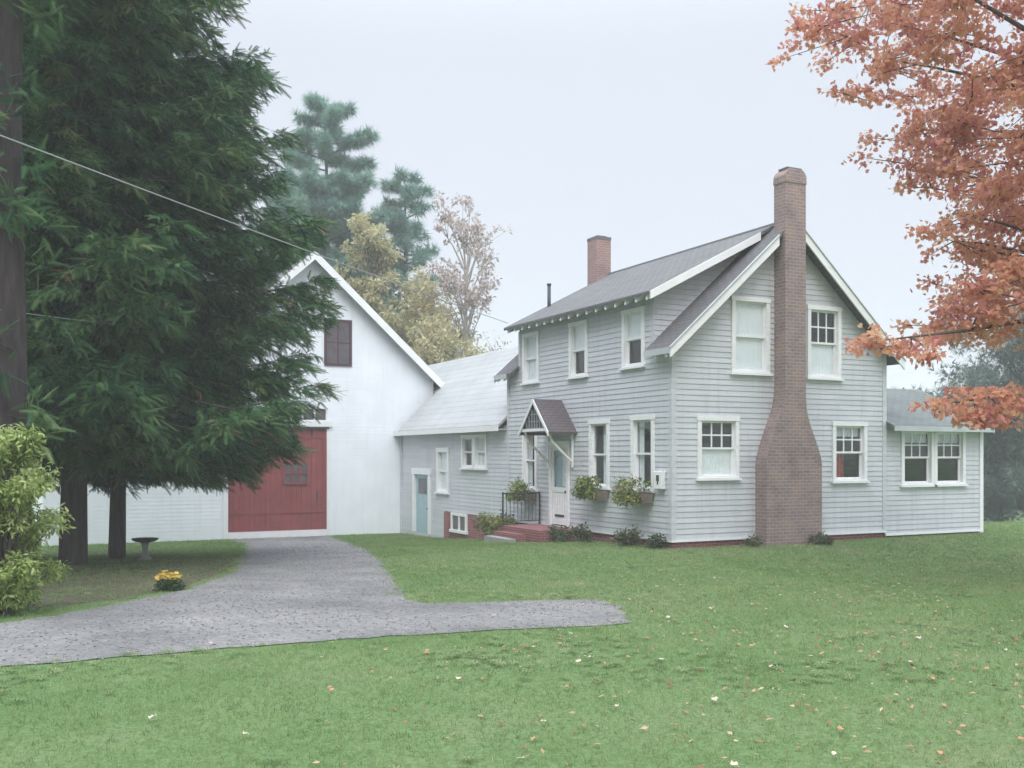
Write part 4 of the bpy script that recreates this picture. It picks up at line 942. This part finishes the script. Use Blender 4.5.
# ---- maple on the right
mu, md = 9.6, 15.0
mx_, my_, _ = cw(mu, md, 0); mz = h(mx_, my_)
mp_ = thing('maple_tree', 'autumn maple with orange-red leaves overhanging the lawn at the right', 'tree', (mx_, my_, mz))
mb = MB(); mb.tube([(mx_, my_, mz-.3), (mx_, my_, mz+.3), (mx_+.05, my_, mz+2.2), (mx_, my_+.1, mz+5.5), (mx_+.1, my_, mz+9.5), (mx_, my_, mz+13.5)], [.5, .36, .30, .25, .15, .03], 12)
mprof_z = [3.3, 3.9, 4.5, 5.3, 6.5, 7.4, 8.2, 9.1, 10.5, 12, 13.5, 15]; mprof_r = [3.0, 3.4, 3.3, 2.85, 3.2, 3.85, 4.6, 5.1, 5.6, 5.4, 4., 1.2]
cs = []; rs = []
rm = random.Random(77)
def limb(e, zb, r0=.06):
    e = Vector(e); b = Vector((mx_, my_, zb)); mid = b+(e-b)*.5+Vector((0, 0, .35)); mb.tube([b, mid, b+(e-b)*.82+Vector((0, 0, .15)), e], [r0, r0*.6, r0*.3, .008], 6, False)
for k in range(500):
    z = 4.25+10.4*(k+rm.random())/500; w = k*2.399+rm.uniform(-.3, .3)
    s = rm.uniform(.35, 1.)**.6; r = np.interp(z, mprof_z, mprof_r)*s*rm.uniform(.9, 1.04)
    e = (mx_+math.cos(w)*r, my_+math.sin(w)*r, z)
    # keep the low right side of the crown open as in the photo
    if z < 3.9 and rm.random() < .6: continue
    cr = rm.uniform(.42, .72)
    cs.append(e); rs.append(cr)
    if k % 8 == 0: limb(e, max(mz+2.2, z-.35*r-.4))
    for q in range(3):
        t_ = Vector(e)+Vector((rm.gauss(0, .5), rm.gauss(0, .5), rm.gauss(0, .16)-.05)); mb.tube([e, t_], [.012, .004], 4, False); cs.append(tuple(t_)); rs.append(cr*.62)
# long low boughs reaching over the lawn towards the wing and the gable
for bough, pts_ in (([(9.5, 15., 4.6), (8.0, 14.7, 4.3), (6.6, 14.4, 4.05), (5.1, 14.2, 3.86)],
                     ((5.1, 14.3, 3.85), (5.35, 14.2, 3.8), (5.75, 14.4, 3.78), (6.2, 14.6, 3.98), (5.9, 14.1, 3.65), (6.5, 14.5, 4.15), (6.9, 14.2, 4.05), (7.3, 14.7, 4.1), (7.7, 14.6, 3.95), (7.7, 14.2, 4.2), (8.1, 14.5, 4.0), (8.6, 14.5, 4.2), (6.6, 14.0, 4.3), (7.1, 14.6, 4.4), (8.2, 14.1, 3.7), (7.9, 14.3, 3.65))),
                    ([(9.5, 15., 4.1), (8.3, 14.5, 3.6), (7.2, 14.0, 3.15), (5.8, 13.7, 2.92)],
                     ((5.85, 13.7, 2.95), (6.1, 13.7, 2.9), (6.4, 13.8, 2.85), (6.65, 13.6, 2.88), (6.9, 14.0, 2.95), (6.3, 13.6, 3.05), (6.7, 13.8, 3.08), (7.1, 14.1, 3.1), (6.75, 13.7, 2.72), (7.2, 13.9, 3.0), (6.4, 13.6, 2.7)))):
    bw_ = [cw(*q) for q in bough]; mb.tube(bw_, [.07, .045, .028, .008], 6, False)
    for u, d, z in pts_:
        e = Vector(cw(u, d, z)); near = min((Vector(bw_[i]).lerp(Vector(bw_[i+1]), k/5) for i in range(3) for k in range(6)), key=lambda v: (v-e).length)
        mb.tube([near, near.lerp(e, .5)+Vector((0, 0, .04)), e], [.014, .009, .004], 4, False); cs.append(tuple(e)); rs.append(.34)
        for q in range(3):
            cs.append(cw(u+rm.gauss(0, .18), d+rm.gauss(0, .25), z+rm.gauss(0, .06))); rs.append(.24)
mb.build('trunk', M['maplebark'], mp_)
blob_leaves('crown', cs, [r*.95 for r in rs], 128000, .085, M['maple'], mp_, MAPLE, .5, up=.2, shell=.05)

# ---- light green shrub at the left
sx, sy, _ = cw(-6.05, 11.7, 0); sz = h(sx, sy)
sh = thing('green_shrub', 'light green leafy shrub at the left edge beside the gravel drive', 'shrub', (sx, sy, sz))
m = MB(); cs = []; rs = []; rm = random.Random(5)
for k in range(80):
    w = rm.uniform(0, 6.28); z = rm.uniform(.15, 2.15); r = (.68 if z < 1.1 else .5)*rm.uniform(.35, 1.)
    if .75 < z < 1.0: r *= .85
    e = (sx+math.cos(w)*r, sy+math.sin(w)*r, sz+z); cs.append(e); rs.append(rm.uniform(.14, .24))
    m.tube([(sx+rm.uniform(-.15, .15), sy+rm.uniform(-.15, .15), sz-.05), ((sx+e[0])/2, (sy+e[1])/2, sz+z*.6), e], [.018, .012, .005], 5, False)
m.build('stem', M['maplebark'], sh)
LONG = ([(0, 0, 0), (.3, .16, .05), (.7, .13, .02), (1, 0, -.14), (.7, -.13, .02), (.3, -.16, .05)], [(0, 1, 2, 3, 4, 5)])
blob_leaves('foliage', cs, rs, 15000, .078, M['limegreen'], sh, LONG, 1., up=.5, shell=.2)

# ---- bird bath, mums
bx, by = -11.47, 4.24; b0_ = h(bx, by)
o = thing('bird_bath', 'dark shallow bird bath on a pale pedestal beside the slimmer spruce trunk', 'bird bath', (bx, by, b0_))
m = MB(); m.lathe([(.16, -.05), (.16, .03), (.12, .06), (.075, .12), (.06, .22), (.07, .34), (.10, .40)], (bx, by, b0_)); m.build('pedestal', M['stone'], o, True)
m = MB(); m.lathe([(.10, .40), (.2, .42), (.27, .45), (.29, .48), (.295, .49), (.27, .485), (.2, .46), (.05, .45)], (bx, by, b0_)); m.build('basin', M['darkstone'], o, True)
fx, fy = -12.11, -4.23; f0 = h(fx, fy)
o = thing('yellow_mums', 'low mound of yellow chrysanthemums by the edge of the gravel drive', 'flowers', (fx, fy, f0))
m = MB()
for k in range(8): m.tube([(fx, fy, f0-.03), (fx+.2*math.cos(k*.8), fy+.2*math.sin(k*.8), f0+.2)], [.008, .005], 5)
m.build('stem', M['wood'], o)
cs = [(fx+random.uniform(-.13, .13), fy+random.uniform(-.13, .13), f0+random.uniform(.05, .13)) for _ in range(10)]; blob_leaves('foliage', cs, [.11]*10, 700, .06, M['mumleaf'], o)
n = 70; w = rng.random(n)*6.28; r = .19*np.sqrt(rng.random(n)); FP = np.stack([fx+r*np.cos(w), fy+r*np.sin(w), f0+.25-1.6*r*r+.02*rng.normal(size=n)], -1)
PET = ([], [])
for k in range(10):
    q = k*.628; i = len(PET[0]); PET[0].extend([(0, 0, 0), (math.cos(q-.25)*.8, math.sin(q-.25)*.8, .2), (math.cos(q), math.sin(q), .3), (math.cos(q+.25)*.8, math.sin(q+.25)*.8, .2)]); PET[1].append((i, i+1, i+2, i+3))
scatter('blossoms', *PET, FP, unit(rng.normal(size=(n, 3))*np.array([1, 1, .2])), unit(rng.normal(size=(n, 3))*.3+np.array([0, 0, 1.])), .026+.012*rng.random(n), M['yflower'], o)

# ---- wires and their pole (out of frame on the left)
qx, qy, _ = cw(-7.3, 9.0, 0); q0 = h(qx, qy)
po = thing('utility_pole', 'weathered wooden utility pole carrying the house wires', 'pole', (qx, qy, q0))
m = MB(); m.tube([(qx, qy, q0-.5), (qx, qy, q0+7.4)], [.15, .11], 12); m.build('shaft', M['pole'], po, True)
def wire(a, b, sag, r, label):
    a, b = Vector(a), Vector(b); m = MB(); pts = [a+(b-a)*(k/24)-Vector((0, 0, sag*4*(k/24)*(1-k/24))) for k in range(25)]
    m.tube(pts, [r]*25, 6); o = m.build('overhead_wire', M['wire'], None, True); tag(o, label, 'wire', 'overhead wires to the buildings')
wire((qx, qy, 6.15), (-.42, 8.0, 6.33), .05, .010, 'pale overhead wire sloping across the spruces down to the farmhouse eave')
wire((qx, qy, 3.95), (-3.3, BY-.06, 6.9), .25, .008, 'thin lower wire crossing the spruces towards the barn')

# ================================================================== LIGHT, AIR
SE, SR = R(52), R(26.6)+R(22)
wd = bpy.data.worlds.new('World'); sc.world = wd; wd.use_nodes = True; nt = wd.node_tree
bgn = nt.nodes['Background']
sky = N(nt, 'ShaderNodeTexSky', sky_type='NISHITA'); sky.sun_disc = False; sky.air_density = 1.; sky.dust_density = 6.
tc = N(nt, 'ShaderNodeTexCoord'); sp = N(nt, 'ShaderNodeSeparateXYZ'); L(nt, tc, 'Generated', sp, 'Vector')
# cloud deck: brighter overhead (overcast sky), soft mottling
mr = N(nt, 'ShaderNodeMapRange'); mr.interpolation_type = 'SMOOTHSTEP'; mr.inputs['From Min'].default_value = .36; mr.inputs['From Max'].default_value = .85; mr.inputs['To Min'].default_value = 5.0; mr.inputs['To Max'].default_value = 21.
L(nt, sp, 'Z', mr, 'Value')
nz = N(nt, 'ShaderNodeTexNoise', Scale=1.6, Detail=4., Roughness=.5); L(nt, tc, 'Generated', nz, 'Vector')
nr_ = N(nt, 'ShaderNodeMapRange'); nr_.inputs['To Min'].default_value = .95; nr_.inputs['To Max'].default_value = 1.05; L(nt, nz, 'Fac', nr_, 'Value')
mm = N(nt, 'ShaderNodeMath', operation='MULTIPLY'); nt.links.new(mr.outputs[0], mm.inputs[0]); nt.links.new(nr_.outputs[0], mm.inputs[1])
vm = N(nt, 'ShaderNodeVectorMath', operation='SCALE'); vm.inputs[0].default_value = (.92, .985, 1.10); nt.links.new(mm.outputs[0], vm.inputs['Scale'])
mx = N(nt, 'ShaderNodeMix', data_type='RGBA'); mx.inputs['Factor'].default_value = .93
nt.links.new(sky.outputs['Color'], mx.inputs['A']); nt.links.new(vm.outputs[0], mx.inputs['B']); nt.links.new(mx.outputs['Result'], bgn.inputs['Color'])
bgn.inputs['Strength'].default_value = .1
sl = bpy.data.lights.new('sun', 'SUN'); sl.energy = 1.35; sl.angle = R(40); sl.color = (1, .97, .92)
so = bpy.data.objects.new('sun', sl); col.objects.link(so)
az = math.atan2(-1, -.62)              # the brighter part of the cloud is behind the photographer
to = Vector((math.cos(az)*math.cos(SE), math.sin(az)*math.cos(SE), math.sin(SE)))
so.rotation_euler = to.to_track_quat('Z', 'Y').to_euler(); so.location = (0, -30, 40)
sky.sun_elevation = SE; sky.sun_rotation = math.atan2(to.x, to.y)
hm = bpy.data.materials.new('haze'); hm.use_nodes = True; nt = hm.node_tree
nt.nodes.remove(nt.nodes['Principled BSDF'])
pv = N(nt, 'ShaderNodeVolumePrincipled', Density=.0019); pv.inputs['Color'].default_value = (.93, .95, .97, 1)
nt.links.new(pv.outputs[0], nt.nodes['Material Output'].inputs['Volume'])
m = MB(); m.box(-720, 720, -720, 940, -6, 27); hz = m.build('haze', hm); tag(hz, kind='stuff')

sc.render.engine = 'CYCLES'
sc.view_settings.view_transform = 'Standard'; sc.view_settings.look = 'None'; sc.view_settings.exposure = .76; sc.view_settings.gamma = 1
sc.render.resolution_x = 1024; sc.render.resolution_y = 768
sc.cycles.max_bounces = 8; sc.cycles.transparent_max_bounces = 12; sc.cycles.volume_bounces = 1
